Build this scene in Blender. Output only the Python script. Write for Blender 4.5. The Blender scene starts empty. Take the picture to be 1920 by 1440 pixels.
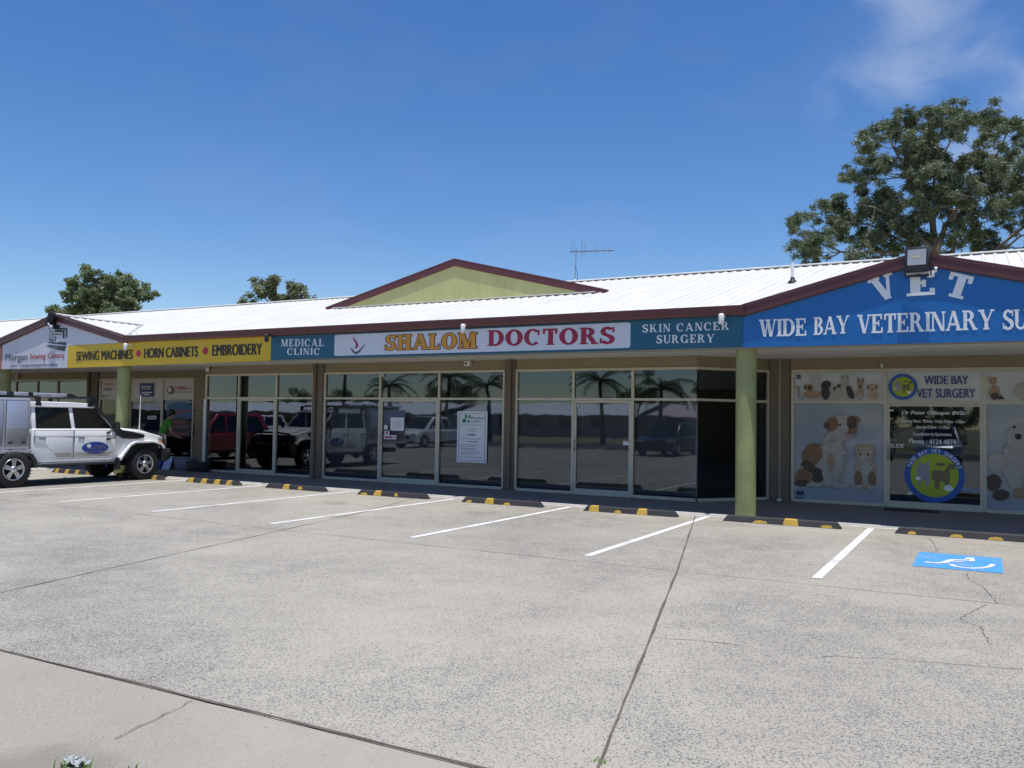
import bpy, bmesh, math, random
from mathutils import Vector, Matrix
random.seed(7)
R = math.radians
scene = bpy.context.scene
COL = scene.collection

# ------------------------------------------------------------------ camera
F_PX = 1599.0                                   # focal length in pixels of the 1920 px wide photograph
YAW, PITCH, ROLL, CAMZ = 0.503861, 0.0418058, -0.01683036, 1.6
_cy, _sy = math.cos(YAW), math.sin(YAW)
FWD = Vector((-_sy*math.cos(PITCH), _cy*math.cos(PITCH), math.sin(PITCH)))
_r = Vector((_cy, _sy, 0)); _d = FWD.cross(_r)
RIGHT = math.cos(ROLL)*_r + math.sin(ROLL)*_d
DOWN = -math.sin(ROLL)*_r + math.cos(ROLL)*_d
cam = bpy.data.objects.new('camera', bpy.data.cameras.new('camera'))
COL.objects.link(cam)
cam.matrix_world = Matrix(((RIGHT.x, -DOWN.x, -FWD.x, 0), (RIGHT.y, -DOWN.y, -FWD.y, 0),
                           (RIGHT.z, -DOWN.z, -FWD.z, CAMZ), (0, 0, 0, 1)))
cam.data.sensor_width = 36; cam.data.lens = F_PX/1920*36
cam.data.clip_start = 0.05; cam.data.clip_end = 3000
scene.camera = cam

def PX(u, v, y):
    """measured pixel of the photograph -> point on the real plane at depth y"""
    d = RIGHT*((u-960)/F_PX) + DOWN*((v-720)/F_PX) + FWD
    return Vector((0, 0, CAMZ)) + d*(y/d.y)

def GX(u, v, z=0.0):
    d = RIGHT*((u-960)/F_PX) + DOWN*((v-720)/F_PX) + FWD
    return Vector((0, 0, CAMZ)) + d*((z-CAMZ)/d.z)

# ------------------------------------------------------------------ sky, sun, exposure
SUN_DIR = Vector((0.85, -1.0, 8.9)).normalized()
sun_el = math.asin(SUN_DIR.z); sun_az = math.atan2(SUN_DIR.x, SUN_DIR.y)
world = bpy.data.worlds.new('World'); scene.world = world
world.use_nodes = True
nt = world.node_tree; nt.nodes.clear()
def wn(t, **k):
    n = nt.nodes.new(t)
    for a, b in k.items(): setattr(n, a, b)
    return n
sky = wn('ShaderNodeTexSky', sky_type='NISHITA', sun_disc=False, sun_elevation=sun_el, sun_rotation=sun_az)
sky.air_density = 1.0; sky.dust_density = 0.05; sky.ozone_density = 3.0; sky.altitude = 0
bg = wn('ShaderNodeBackground'); bg.inputs['Strength'].default_value = 0.125
tc = wn('ShaderNodeTexCoord')
# thin wisps of cloud high on the right of the view
cdir = (RIGHT*((1840-960)/F_PX) + DOWN*((60-720)/F_PX) + FWD).normalized()
dot = wn('ShaderNodeVectorMath', operation='DOT_PRODUCT'); dot.inputs[1].default_value = cdir
nrm = wn('ShaderNodeVectorMath', operation='NORMALIZE')
nt.links.new(tc.outputs['Generated'], nrm.inputs[0]); nt.links.new(nrm.outputs[0], dot.inputs[0])
mask = wn('ShaderNodeMapRange'); mask.interpolation_type = 'SMOOTHSTEP'
mask.inputs[1].default_value = 0.981; mask.inputs[2].default_value = 0.998
nt.links.new(dot.outputs['Value'], mask.inputs[0])
mp = wn('ShaderNodeMapping'); mp.inputs['Scale'].default_value = (7, 7, 11); mp.inputs['Location'].default_value = (0.3, 0.1, 0.45)
nt.links.new(nrm.outputs[0], mp.inputs[0])
nz = wn('ShaderNodeTexNoise'); nz.inputs['Scale'].default_value = 1.3; nz.inputs['Detail'].default_value = 5; nz.inputs['Roughness'].default_value = 0.45
nz.inputs['Distortion'].default_value = 0.3
nt.links.new(mp.outputs[0], nz.inputs['Vector'])
nr = wn('ShaderNodeMapRange'); nr.interpolation_type = 'SMOOTHSTEP'
nr.inputs[1].default_value = 0.40; nr.inputs[2].default_value = 0.72
nt.links.new(nz.outputs[0], nr.inputs[0])
mul = wn('ShaderNodeMath', operation='MULTIPLY'); nt.links.new(mask.outputs[0], mul.inputs[0]); nt.links.new(nr.outputs[0], mul.inputs[1])
mul2 = wn('ShaderNodeMath', operation='MULTIPLY'); mul2.inputs[1].default_value = 0.44; nt.links.new(mul.outputs[0], mul2.inputs[0])
# faint veil elsewhere
mp2 = wn('ShaderNodeMapping'); mp2.inputs['Scale'].default_value = (3, 3, 7)
nt.links.new(nrm.outputs[0], mp2.inputs[0])
nz2 = wn('ShaderNodeTexNoise'); nz2.inputs['Scale'].default_value = 1.6; nz2.inputs['Detail'].default_value = 6
nt.links.new(mp2.outputs[0], nz2.inputs['Vector'])
nr2 = wn('ShaderNodeMapRange'); nr2.inputs[1].default_value = 0.5; nr2.inputs[2].default_value = 0.8; nr2.inputs[4].default_value = 0.05
nt.links.new(nz2.outputs[0], nr2.inputs[0])
mx_ = wn('ShaderNodeMath', operation='MAXIMUM'); nt.links.new(mul2.outputs[0], mx_.inputs[0]); nt.links.new(nr2.outputs[0], mx_.inputs[1])
grade = wn('ShaderNodeHueSaturation'); grade.inputs['Saturation'].default_value = 1.27; grade.inputs['Value'].default_value = 1.0; grade.inputs['Hue'].default_value = 0.509
nt.links.new(sky.outputs[0], grade.inputs['Color'])
mixc = wn('ShaderNodeMix', data_type='RGBA'); mixc.inputs[7].default_value = (4.6, 5.2, 6.3, 1)
nt.links.new(mx_.outputs[0], mixc.inputs[0]); nt.links.new(grade.outputs[0], mixc.inputs[6])
nt.links.new(mixc.outputs[2], bg.inputs['Color'])
wo = wn('ShaderNodeOutputWorld'); nt.links.new(bg.outputs[0], wo.inputs['Surface'])

sl = bpy.data.lights.new('sun', 'SUN'); sl.energy = 4.7; sl.angle = R(0.5); sl.color = (1.0, 0.965, 0.91)
so = bpy.data.objects.new('sun', sl); COL.objects.link(so)
so.rotation_euler = SUN_DIR.to_track_quat('Z', 'Y').to_euler(); so.location = (0, 0, 60)
vs = scene.view_settings
scene.display_settings.display_device = 'sRGB'
vs.view_transform = 'Standard'; vs.look = 'None'; vs.exposure = 0.08; vs.gamma = 1; vs.use_curve_mapping = False
scene.cycles.max_bounces = 8; scene.cycles.transparent_max_bounces = 10
scene.cycles.caustics_reflective = False; scene.cycles.caustics_refractive = False

# ------------------------------------------------------------------ materials
def srgb(r, g, b):
    f = lambda c: (c/12.92 if c <= .04045 else ((c+.055)/1.055)**2.4)
    return (f(r/255), f(g/255), f(b/255), 1)
MATS = {}
def mat(name, col, rough=0.6, metal=0.0, noise=0.0, nscale=4.0, bump=0.0, bscale=60.0, spec=0.5, coat=0.0, stretch=(1, 1, 1)):
    """painted / plain surface with a little procedural unevenness"""
    if name in MATS: return MATS[name]
    m = bpy.data.materials.new(name); m.use_nodes = True; MATS[name] = m
    t = m.node_tree; b = t.nodes['Principled BSDF']
    if len(col) == 3: col = (*col, 1)
    b.inputs['Base Color'].default_value = col; b.inputs['Roughness'].default_value = rough
    b.inputs['Metallic'].default_value = metal; b.inputs['Specular IOR Level'].default_value = spec
    b.inputs['Coat Weight'].default_value = coat; b.inputs['Coat Roughness'].default_value = 0.06
    if noise or bump:
        c = t.nodes.new('ShaderNodeTexCoord'); mpn = t.nodes.new('ShaderNodeMapping'); mpn.inputs['Scale'].default_value = stretch
        t.links.new(c.outputs['Object'], mpn.inputs[0])
    if noise:
        n = t.nodes.new('ShaderNodeTexNoise'); n.inputs['Scale'].default_value = nscale; n.inputs['Detail'].default_value = 6; n.inputs['Roughness'].default_value = 0.65
        t.links.new(mpn.outputs[0], n.inputs['Vector'])
        mr = t.nodes.new('ShaderNodeMapRange'); mr.inputs[1].default_value = 0.3; mr.inputs[2].default_value = 0.7
        mr.inputs[3].default_value = 1-noise; mr.inputs[4].default_value = 1+noise*0.5
        t.links.new(n.outputs[0], mr.inputs[0])
        mm = t.nodes.new('ShaderNodeMix'); mm.data_type = 'RGBA'; mm.blend_type = 'MULTIPLY'; mm.inputs[0].default_value = 1
        mm.inputs[6].default_value = col; t.links.new(mr.outputs[0], mm.inputs[7]); t.links.new(mm.outputs[2], b.inputs['Base Color'])
    if bump:
        n2 = t.nodes.new('ShaderNodeTexNoise'); n2.inputs['Scale'].default_value = bscale; n2.inputs['Detail'].default_value = 3
        t.links.new(mpn.outputs[0], n2.inputs['Vector'])
        bp = t.nodes.new('ShaderNodeBump'); bp.inputs['Strength'].default_value = bump; bp.inputs['Distance'].default_value = 0.01
        t.links.new(n2.outputs[0], bp.inputs['Height']); t.links.new(bp.outputs[0], b.inputs['Normal'])
    return m

def concrete(name, light, dark, speck, amount):
    m = bpy.data.materials.new(name); m.use_nodes = True; MATS[name] = m
    t = m.node_tree; b = t.nodes['Principled BSDF']; b.inputs['Roughness'].default_value = 0.85; b.inputs['Specular IOR Level'].default_value = 0.25
    N = t.nodes.new; L = t.links.new
    c = N('ShaderNodeTexCoord')
    def noise(scale, detail=5, rough=.6, dist=0., vec=None):
        n = N('ShaderNodeTexNoise'); n.inputs['Scale'].default_value = scale; n.inputs['Detail'].default_value = detail
        n.inputs['Roughness'].default_value = rough; n.inputs['Distortion'].default_value = dist
        L(vec or c.outputs['Object'], n.inputs['Vector']); return n.outputs[0]
    def rng(x, a, b_, c_=0., d_=1., smooth=True):
        n = N('ShaderNodeMapRange'); n.interpolation_type = 'SMOOTHSTEP' if smooth else 'LINEAR'
        for i, q in enumerate((a, b_, c_, d_)): n.inputs[i+1].default_value = q
        L(x, n.inputs[0]); return n.outputs[0]
    def mix(f, a, b_, blend='MIX'):
        n = N('ShaderNodeMix'); n.data_type = 'RGBA'; n.blend_type = blend
        if isinstance(f, float): n.inputs[0].default_value = f
        else: L(f, n.inputs[0])
        for i, q in ((6, a), (7, b_)):
            if isinstance(q, tuple): n.inputs[i].default_value = (*q[:3], 1)
            else: L(q, n.inputs[i])
        return n.outputs[2]
    def mth(op, a, b_):
        n = N('ShaderNodeMath'); n.operation = op
        for i, q in enumerate((a, b_)):
            if isinstance(q, float): n.inputs[i].default_value = q
            else: L(q, n.inputs[i])
        return n.outputs[0]
    big = rng(noise(0.33, 5, .62, .5), .34, .66)
    mid = rng(noise(1.7, 6, .66, .4), .3, .72)
    col = mix(big, light, dark)
    col = mix(mth('MULTIPLY', mid, .35), col, tuple(q*.83 for q in dark))
    # worn, pitted aggregate: dark grains gathered in patches
    mpn = N('ShaderNodeMapping'); mpn.inputs['Scale'].default_value = (1, 1.0, 1); L(c.outputs['Object'], mpn.inputs[0])
    wear = mth('MULTIPLY', rng(noise(.27, 5, .58, .6), .30, .70), rng(noise(2.6, 4, .6), .25, .65, .35, 1.))
    vg = N('ShaderNodeTexVoronoi'); vg.inputs['Scale'].default_value = 135; L(c.outputs['Object'], vg.inputs['Vector'])
    sp = N('ShaderNodeSeparateColor'); L(vg.outputs['Color'], sp.inputs[0])
    thr = mth('ADD', mth('MULTIPLY', wear, .50*amount), .02+.06*amount)
    grains = rng(mth('SUBTRACT', thr, sp.outputs[0]), 0., .06)
    fine = rng(noise(210, 1, .5), .52, .62)
    g = mth('MULTIPLY', mth('MAXIMUM', grains, mth('MULTIPLY', mth('MULTIPLY', fine, wear), .45)), .88)
    col = mix(g, col, speck)
    lightg = rng(sp.outputs[1], .80, .86)
    col = mix(mth('MULTIPLY', lightg, mth('ADD', mth('MULTIPLY', wear, .25), .05)), col, tuple(min(1, q*1.3) for q in light))
    # oil stains and odd spots
    vo = N('ShaderNodeTexVoronoi'); vo.inputs['Scale'].default_value = 0.42
    wv = N('ShaderNodeVectorMath'); wv.operation = 'ADD'; nn_ = N('ShaderNodeTexNoise'); nn_.inputs['Scale'].default_value = 2.2; nn_.inputs['Detail'].default_value = 4; L(c.outputs['Object'], nn_.inputs['Vector'])
    sc_ = N('ShaderNodeVectorMath'); sc_.operation = 'SCALE'; sc_.inputs['Scale'].default_value = .7; L(nn_.outputs['Color'], sc_.inputs[0]); L(c.outputs['Object'], wv.inputs[0]); L(sc_.outputs[0], wv.inputs[1]); L(wv.outputs[0], vo.inputs['Vector'])
    col = mix(rng(vo.outputs['Distance'], .06, .20, .42, 0.), col, tuple(q*.42 for q in dark))
    vz = N('ShaderNodeTexVoronoi'); vz.inputs['Scale'].default_value = 0.9; L(c.outputs['Object'], vz.inputs['Vector'])
    col = mix(rng(vz.outputs['Distance'], .012, .03, .75, 0.), col, (.10, .09, .08))
    L(col, b.inputs['Base Color'])
    bp = N('ShaderNodeBump'); bp.inputs['Strength'].default_value = .10; bp.inputs['Distance'].default_value = .002
    L(noise(130, 2, .5), bp.inputs['Height']); L(bp.outputs[0], b.inputs['Normal'])
    return m

def worn(name, col, under, th, scale=38):
    m = mat(name, col, .75, noise=.08, nscale=6); t = m.node_tree; b = t.nodes['Principled BSDF']
    src = b.inputs['Base Color'].links[0].from_socket
    c = t.nodes.new('ShaderNodeTexCoord'); a = t.nodes.new('ShaderNodeTexNoise'); a.inputs['Scale'].default_value = scale; a.inputs['Detail'].default_value = 4; a.inputs['Roughness'].default_value = .7
    k = t.nodes.new('ShaderNodeTexNoise'); k.inputs['Scale'].default_value = 2.3; k.inputs['Detail'].default_value = 3
    for q in (a, k): t.links.new(c.outputs['Object'], q.inputs['Vector'])
    s = t.nodes.new('ShaderNodeMath'); s.operation = 'MULTIPLY_ADD'; s.inputs[1].default_value = .6; t.links.new(k.outputs[0], s.inputs[0]); t.links.new(a.outputs[0], s.inputs[2])
    r = t.nodes.new('ShaderNodeMapRange'); r.inputs[1].default_value = th; r.inputs[2].default_value = th+.12; r.inputs[4].default_value = .8; t.links.new(s.outputs[0], r.inputs[0])
    x = t.nodes.new('ShaderNodeMix'); x.data_type = 'RGBA'; t.links.new(r.outputs[0], x.inputs[0]); t.links.new(src, x.inputs[6]); x.inputs[7].default_value = (*under, 1)
    t.links.new(x.outputs[2], b.inputs['Base Color']); return m

def glass(name, tint, ior, rough=0.0, wave=0.0):
    m = bpy.data.materials.new(name); m.use_nodes = True; MATS[name] = m
    t = m.node_tree; t.nodes.clear()
    o = t.nodes.new('ShaderNodeOutputMaterial'); mx = t.nodes.new('ShaderNodeMixShader')
    tr = t.nodes.new('ShaderNodeBsdfTransparent'); tr.inputs[0].default_value = (*tint, 1)
    gl = t.nodes.new('ShaderNodeBsdfGlossy'); gl.inputs[0].default_value = (.80, .90, 1, 1); gl.inputs['Roughness'].default_value = rough
    fr = t.nodes.new('ShaderNodeFresnel'); fr.inputs[0].default_value = ior
    if wave:                                                    # float glass is never quite flat
        c = t.nodes.new('ShaderNodeTexCoord'); n = t.nodes.new('ShaderNodeTexNoise'); n.inputs['Scale'].default_value = 1.1; n.inputs['Detail'].default_value = 2
        bp = t.nodes.new('ShaderNodeBump'); bp.inputs['Strength'].default_value = wave; bp.inputs['Distance'].default_value = .05
        t.links.new(c.outputs['Object'], n.inputs['Vector']); t.links.new(n.outputs[0], bp.inputs['Height']); t.links.new(bp.outputs[0], gl.inputs['Normal'])
    t.links.new(fr.outputs[0], mx.inputs[0]); t.links.new(tr.outputs[0], mx.inputs[1]); t.links.new(gl.outputs[0], mx.inputs[2])
    t.links.new(mx.outputs[0], o.inputs[0]); return m

def leafmat(name, c1, c2, c3, trans=0.25):
    m = bpy.data.materials.new(name); m.use_nodes = True; MATS[name] = m
    t = m.node_tree; t.nodes.clear()
    o = t.nodes.new('ShaderNodeOutputMaterial')
    g = t.nodes.new('ShaderNodeNewGeometry')
    c = t.nodes.new('ShaderNodeTexCoord')
    n = t.nodes.new('ShaderNodeTexNoise'); n.inputs['Scale'].default_value = 0.9; n.inputs['Detail'].default_value = 3
    t.links.new(c.outputs['Object'], n.inputs['Vector'])
    ad = t.nodes.new('ShaderNodeMath'); ad.operation = 'MULTIPLY_ADD'; ad.inputs[1].default_value = .45
    t.links.new(g.outputs['Random Per Island'], ad.inputs[0]); t.links.new(n.outputs[0], ad.inputs[2])
    cr = t.nodes.new('ShaderNodeValToRGB')
    e = cr.color_ramp.elements; e[0].position = .3; e[0].color = (*c1, 1); e[1].position = .95; e[1].color = (*c3, 1)
    k = e.new(.62); k.color = (*c2, 1)
    t.links.new(ad.outputs[0], cr.inputs[0])
    d = t.nodes.new('ShaderNodeBsdfPrincipled'); d.inputs['Roughness'].default_value = .42; t.links.new(cr.outputs[0], d.inputs['Base Color'])
    tl = t.nodes.new('ShaderNodeBsdfTranslucent'); t.links.new(cr.outputs[0], tl.inputs[0])
    mx = t.nodes.new('ShaderNodeMixShader'); mx.inputs[0].default_value = trans
    t.links.new(d.outputs[0], mx.inputs[1]); t.links.new(tl.outputs[0], mx.inputs[2]); t.links.new(mx.outputs[0], o.inputs[0])
    return m

M_CONC = concrete('carpark_concrete', (.405, .376, .312), (.365, .339, .283), (.115, .113, .112), 1.0)
M_APRON = concrete('near_slab_concrete', (.375, .345, .285), (.32, .295, .242), (.15, .15, .15), .12)
M_KERB = mat('kerb_concrete', (.50, .48, .43), .85, noise=.18, nscale=5, bump=.2)
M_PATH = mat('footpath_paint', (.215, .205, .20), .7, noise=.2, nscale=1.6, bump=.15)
M_SOFFIT = mat('soffit_sheet', (.86, .83, .76), .6, noise=.06, nscale=2)
M_WALL = mat('olive_brown_wall', (.29, .24, .15), .8, noise=.1, nscale=3, bump=.3, bscale=90)
M_PIER = mat('brown_pier', (.17, .14, .10), .8, noise=.12, nscale=3, bump=.2)
M_FRAME = mat('cream_aluminium', (.56, .52, .41), .38, noise=.06, nscale=6)
M_FRAMEW = mat('white_aluminium', (.72, .74, .74), .35)
M_MAROON = mat('maroon_gutter', (.12, .034, .036), .4, noise=.12, nscale=2)
M_ROOF = mat('white_roof_sheet', (.73, .715, .67), .5, noise=.15, nscale=1.3, stretch=(3.5, .35, 1))
M_GREEN = mat('pale_green_cladding', (.51, .49, .215), .75, noise=.15, nscale=1.5, stretch=(2, 1, .6))
M_COL = mat('green_column_paint', (.30, .32, .13), .6, noise=.22, nscale=2.2, bump=.12, bscale=30)
M_GLASS = glass('tinted_glass', (.42, .44, .46), 1.95, .018, .03)
M_GLASSD = glass('dark_shop_glass', (.26, .28, .30), 1.6, .008, .035)
M_GLASSC = glass('clear_door_glass', (.35, .36, .36), 2.05, .004, .03)
M_DARK = mat('dark_interior', (.05, .048, .046), .9)
M_BLIND = mat('grey_blind', (.62, .62, .61), .8, noise=.1, nscale=3)
M_BLACK = mat('black_plastic', (.018, .018, .02), .45)
M_RUBBER = mat('black_rubber', (.028, .028, .030), .75, noise=.25, nscale=7, bump=.2)
M_YEL = worn('worn_yellow_marker', (.50, .31, .04), (.05, .045, .04), .86, 30)
M_WHITE = mat('white_plastic', (.78, .78, .76), .4)
M_WPAINT = worn('white_line_paint', (.76, .76, .76), (.36, .34, .30), .80)
M_GREY = mat('grey_metal', (.38, .39, .40), .4, metal=.6)

# ------------------------------------------------------------------ mesh collecting helper
class MB:
    def __init__(s): s.v = []; s.f = []; s.m = []; s.sm = []
    def add(s, vs_, fs, mi=0, smooth=False):
        o = len(s.v); s.v += [tuple(p) for p in vs_]
        for f in fs: s.f.append([i+o for i in f]); s.m.append(mi); s.sm.append(smooth)
        return s
    def box(s, x0, x1, y0, y1, z0, z1, mi=0):
        return s.add([(x0,y0,z0),(x1,y0,z0),(x1,y1,z0),(x0,y1,z0),(x0,y0,z1),(x1,y0,z1),(x1,y1,z1),(x0,y1,z1)],
              [(0,3,2,1),(4,5,6,7),(0,1,5,4),(1,2,6,5),(2,3,7,6),(3,0,4,7)], mi)
    def obox(s, a, b, w, h, mi=0, up=(0, 0, 1)):
        """bar from a to b, w wide and h high"""
        a = Vector(a); b = Vector(b); d = (b-a).normalized(); up = Vector(up)
        if abs(d.dot(up)) > .98: up = Vector((0, 1, 0))
        sx = d.cross(up).normalized(); u = sx.cross(d)
        q = [a+sx*i*w/2+u*j*h/2 for i, j in ((-1,-1),(1,-1),(1,1),(-1,1))] + [b+sx*i*w/2+u*j*h/2 for i, j in ((-1,-1),(1,-1),(1,1),(-1,1))]
        return s.add(q, [(0,1,2,3),(7,6,5,4),(0,4,5,1),(1,5,6,2),(2,6,7,3),(3,7,4,0)], mi)
    def tube(s, pts, r, n=10, mi=0, caps=True, smooth=True):
        pts = [Vector(p) for p in pts]; k = len(pts)
        if not isinstance(r, (list, tuple)): r = [r]*k
        vs_ = []; ref = None
        for i, p in enumerate(pts):
            d = (pts[min(i+1, k-1)]-pts[max(i-1, 0)])
            d = d.normalized() if d.length > 1e-9 else Vector((0, 0, 1))
            if ref is None: ref = Vector((1, 0, 0)) if abs(d.x) < .9 else Vector((0, 1, 0))
            a = (ref - d*ref.dot(d)).normalized(); ref = a; b = d.cross(a)
            vs_ += [p + (a*math.cos(2*math.pi*j/n)+b*math.sin(2*math.pi*j/n))*r[i] for j in range(n)]
        fs = [(i*n+j, i*n+(j+1)%n, (i+1)*n+(j+1)%n, (i+1)*n+j) for i in range(k-1) for j in range(n)]
        s.add(vs_, fs, mi, smooth)
        if caps: s.add(vs_[:n], [tuple(reversed(range(n)))], mi); s.add(vs_[-n:], [tuple(range(n))], mi)
        return s
    def prism(s, poly, axis, a, b, mi=0):
        """polygon of two coordinates pushed along an axis from a to b"""
        def P(p, t): return {'x': (t, p[0], p[1]), 'y': (p[0], t, p[1]), 'z': (p[0], p[1], t)}[axis]
        n = len(poly)
        vs_ = [P(p, a) for p in poly] + [P(p, b) for p in poly]
        fs = [tuple(range(n)), tuple(reversed(range(n, 2*n)))] + [(i, n+i, n+(i+1)%n, (i+1)%n) for i in range(n)]
        return s.add(vs_, fs, mi)
    def flat(s, poly, y, mi=0):
        """figure lying in a plane that faces -y"""
        area = sum(poly[i][0]*poly[(i+1)%len(poly)][1]-poly[(i+1)%len(poly)][0]*poly[i][1] for i in range(len(poly)))
        if area < 0: poly = list(reversed(poly))
        return s.add([(p[0], y, p[1]) for p in poly], [tuple(range(len(poly)))], mi)
    def lathe(s, prof, c, axis='z', n=24, mi=0, smooth=True):
        """profile of (radius, height) turned about an axis through c"""
        vs_ = []
        for r, h in prof:
            for j in range(n):
                a = 2*math.pi*j/n; p, q = r*math.cos(a), r*math.sin(a)
                vs_.append({'z': (c[0]+p, c[1]+q, c[2]+h), 'x': (c[0]+h, c[1]+p, c[2]+q), 'y': (c[0]+q, c[1]+h, c[2]+p)}[axis])
        fs = [(i*n+j, i*n+(j+1)%n, (i+1)*n+(j+1)%n, (i+1)*n+j) for i in range(len(prof)-1) for j in range(n)]
        return s.add(vs_, fs, mi, smooth)
    def ball(s, c, rx, ry=None, rz=None, n=12, mi=0):
        ry = ry or rx; rz = rz or rx; k = n//2
        vs_ = [(c[0]+rx*math.sin(math.pi*i/k)*math.cos(2*math.pi*j/n), c[1]+ry*math.sin(math.pi*i/k)*math.sin(2*math.pi*j/n), c[2]+rz*math.cos(math.pi*i/k)) for i in range(k+1) for j in range(n)]
        fs = [(i*n+j, (i+1)*n+j, (i+1)*n+(j+1)%n, i*n+(j+1)%n) for i in range(k) for j in range(n)]
        return s.add(vs_, fs, mi, True)
    def build(s, name, mats, parent=None, bevel=0, seg=2, clean=False, angle=30):
        me = bpy.data.meshes.new(name)
        me.from_pydata(s.v, [], s.f)
        if not isinstance(mats, (list, tuple)): mats = [mats]
        for q in mats: me.materials.append(q)
        for p, i, k in zip(me.polygons, s.m, s.sm): p.material_index = i; p.use_smooth = k
        if bevel or clean:
            bm = bmesh.new(); bm.from_mesh(me)
            bmesh.ops.remove_doubles(bm, verts=bm.verts, dist=1e-5)
            bmesh.ops.recalc_face_normals(bm, faces=bm.faces)
            if bevel:
                es = [e for e in bm.edges if len(e.link_faces) == 2 and e.calc_face_angle(0) > R(angle)]
                bmesh.ops.bevel(bm, geom=es, offset=bevel, segments=seg, affect='EDGES', clamp_overlap=True, profile=.5)
                for f in bm.faces: f.smooth = True
            bm.to_mesh(me); bm.free()
            if bevel and hasattr(me, 'set_sharp_from_angle'): me.set_sharp_from_angle(angle=R(38))
        me.update()
        o = bpy.data.objects.new(name, me); COL.objects.link(o)
        if parent is not None:
            o.parent = parent
            if parent.get('_w'): o.matrix_parent_inverse = Matrix.Translation(-Vector(parent['_w']))
        return o

def tag(o, label, cat, group=None):
    o['label'] = label; o['category'] = cat
    if group: o['group'] = group
    return o
def structure(o): o['kind'] = 'structure'; return o
def empty(name, loc, label, cat, group=None, world=False, rz=0):
    """an Empty at the foot of a thing; world=True: its parts are written in world coordinates"""
    o = bpy.data.objects.new(name, None); COL.objects.link(o); o.location = loc; o.rotation_euler.z = rz
    o.empty_display_size = .1
    if world: o['_w'] = tuple(loc)
    return tag(o, label, cat, group)
def sub(o, p):
    """make o (world coordinates) a part of p, which is itself a part of a world-coordinate thing"""
    o.parent = p; return o
def copy_tree(o, parent=None):
    c = o.copy(); COL.objects.link(c)
    if parent is not None: c.parent = parent
    for ch in list(o.children): copy_tree(ch, c)
    return c

# ------------------------------------------------------------------ lettering
_fc = {}
def font2d(s, bold=0.0, shear=0.0, space=1.0):
    k = (s, bold, shear, space)
    if k not in _fc:
        cu = bpy.data.curves.new('lettering', 'FONT'); cu.body = s; cu.shear = shear; cu.space_character = space
        cu.resolution_u = 4
        ob = bpy.data.objects.new('lettering', cu); COL.objects.link(ob)
        dg = bpy.context.evaluated_depsgraph_get(); dg.update()
        me = bpy.data.meshes.new_from_object(ob.evaluated_get(dg))
        v0 = [(p.co.x, p.co.y) for p in me.vertices]; f0 = [tuple(p.vertices) for p in me.polygons]; vs_ = []; fs = []
        for i, dx in enumerate((0,) if not bold else (0, -bold*.5, bold*.5, -bold, bold)):   # bold: the same figure laid a hair beside itself
            o_ = len(vs_); vs_ += [(x+dx, y, i*.0007) for x, y in v0]; fs += [tuple(j+o_ for j in f) for f in f0]
        bpy.data.objects.remove(ob); bpy.data.curves.remove(cu); bpy.data.meshes.remove(me)
        _fc[k] = (vs_, fs)
    return _fc[k]

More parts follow.
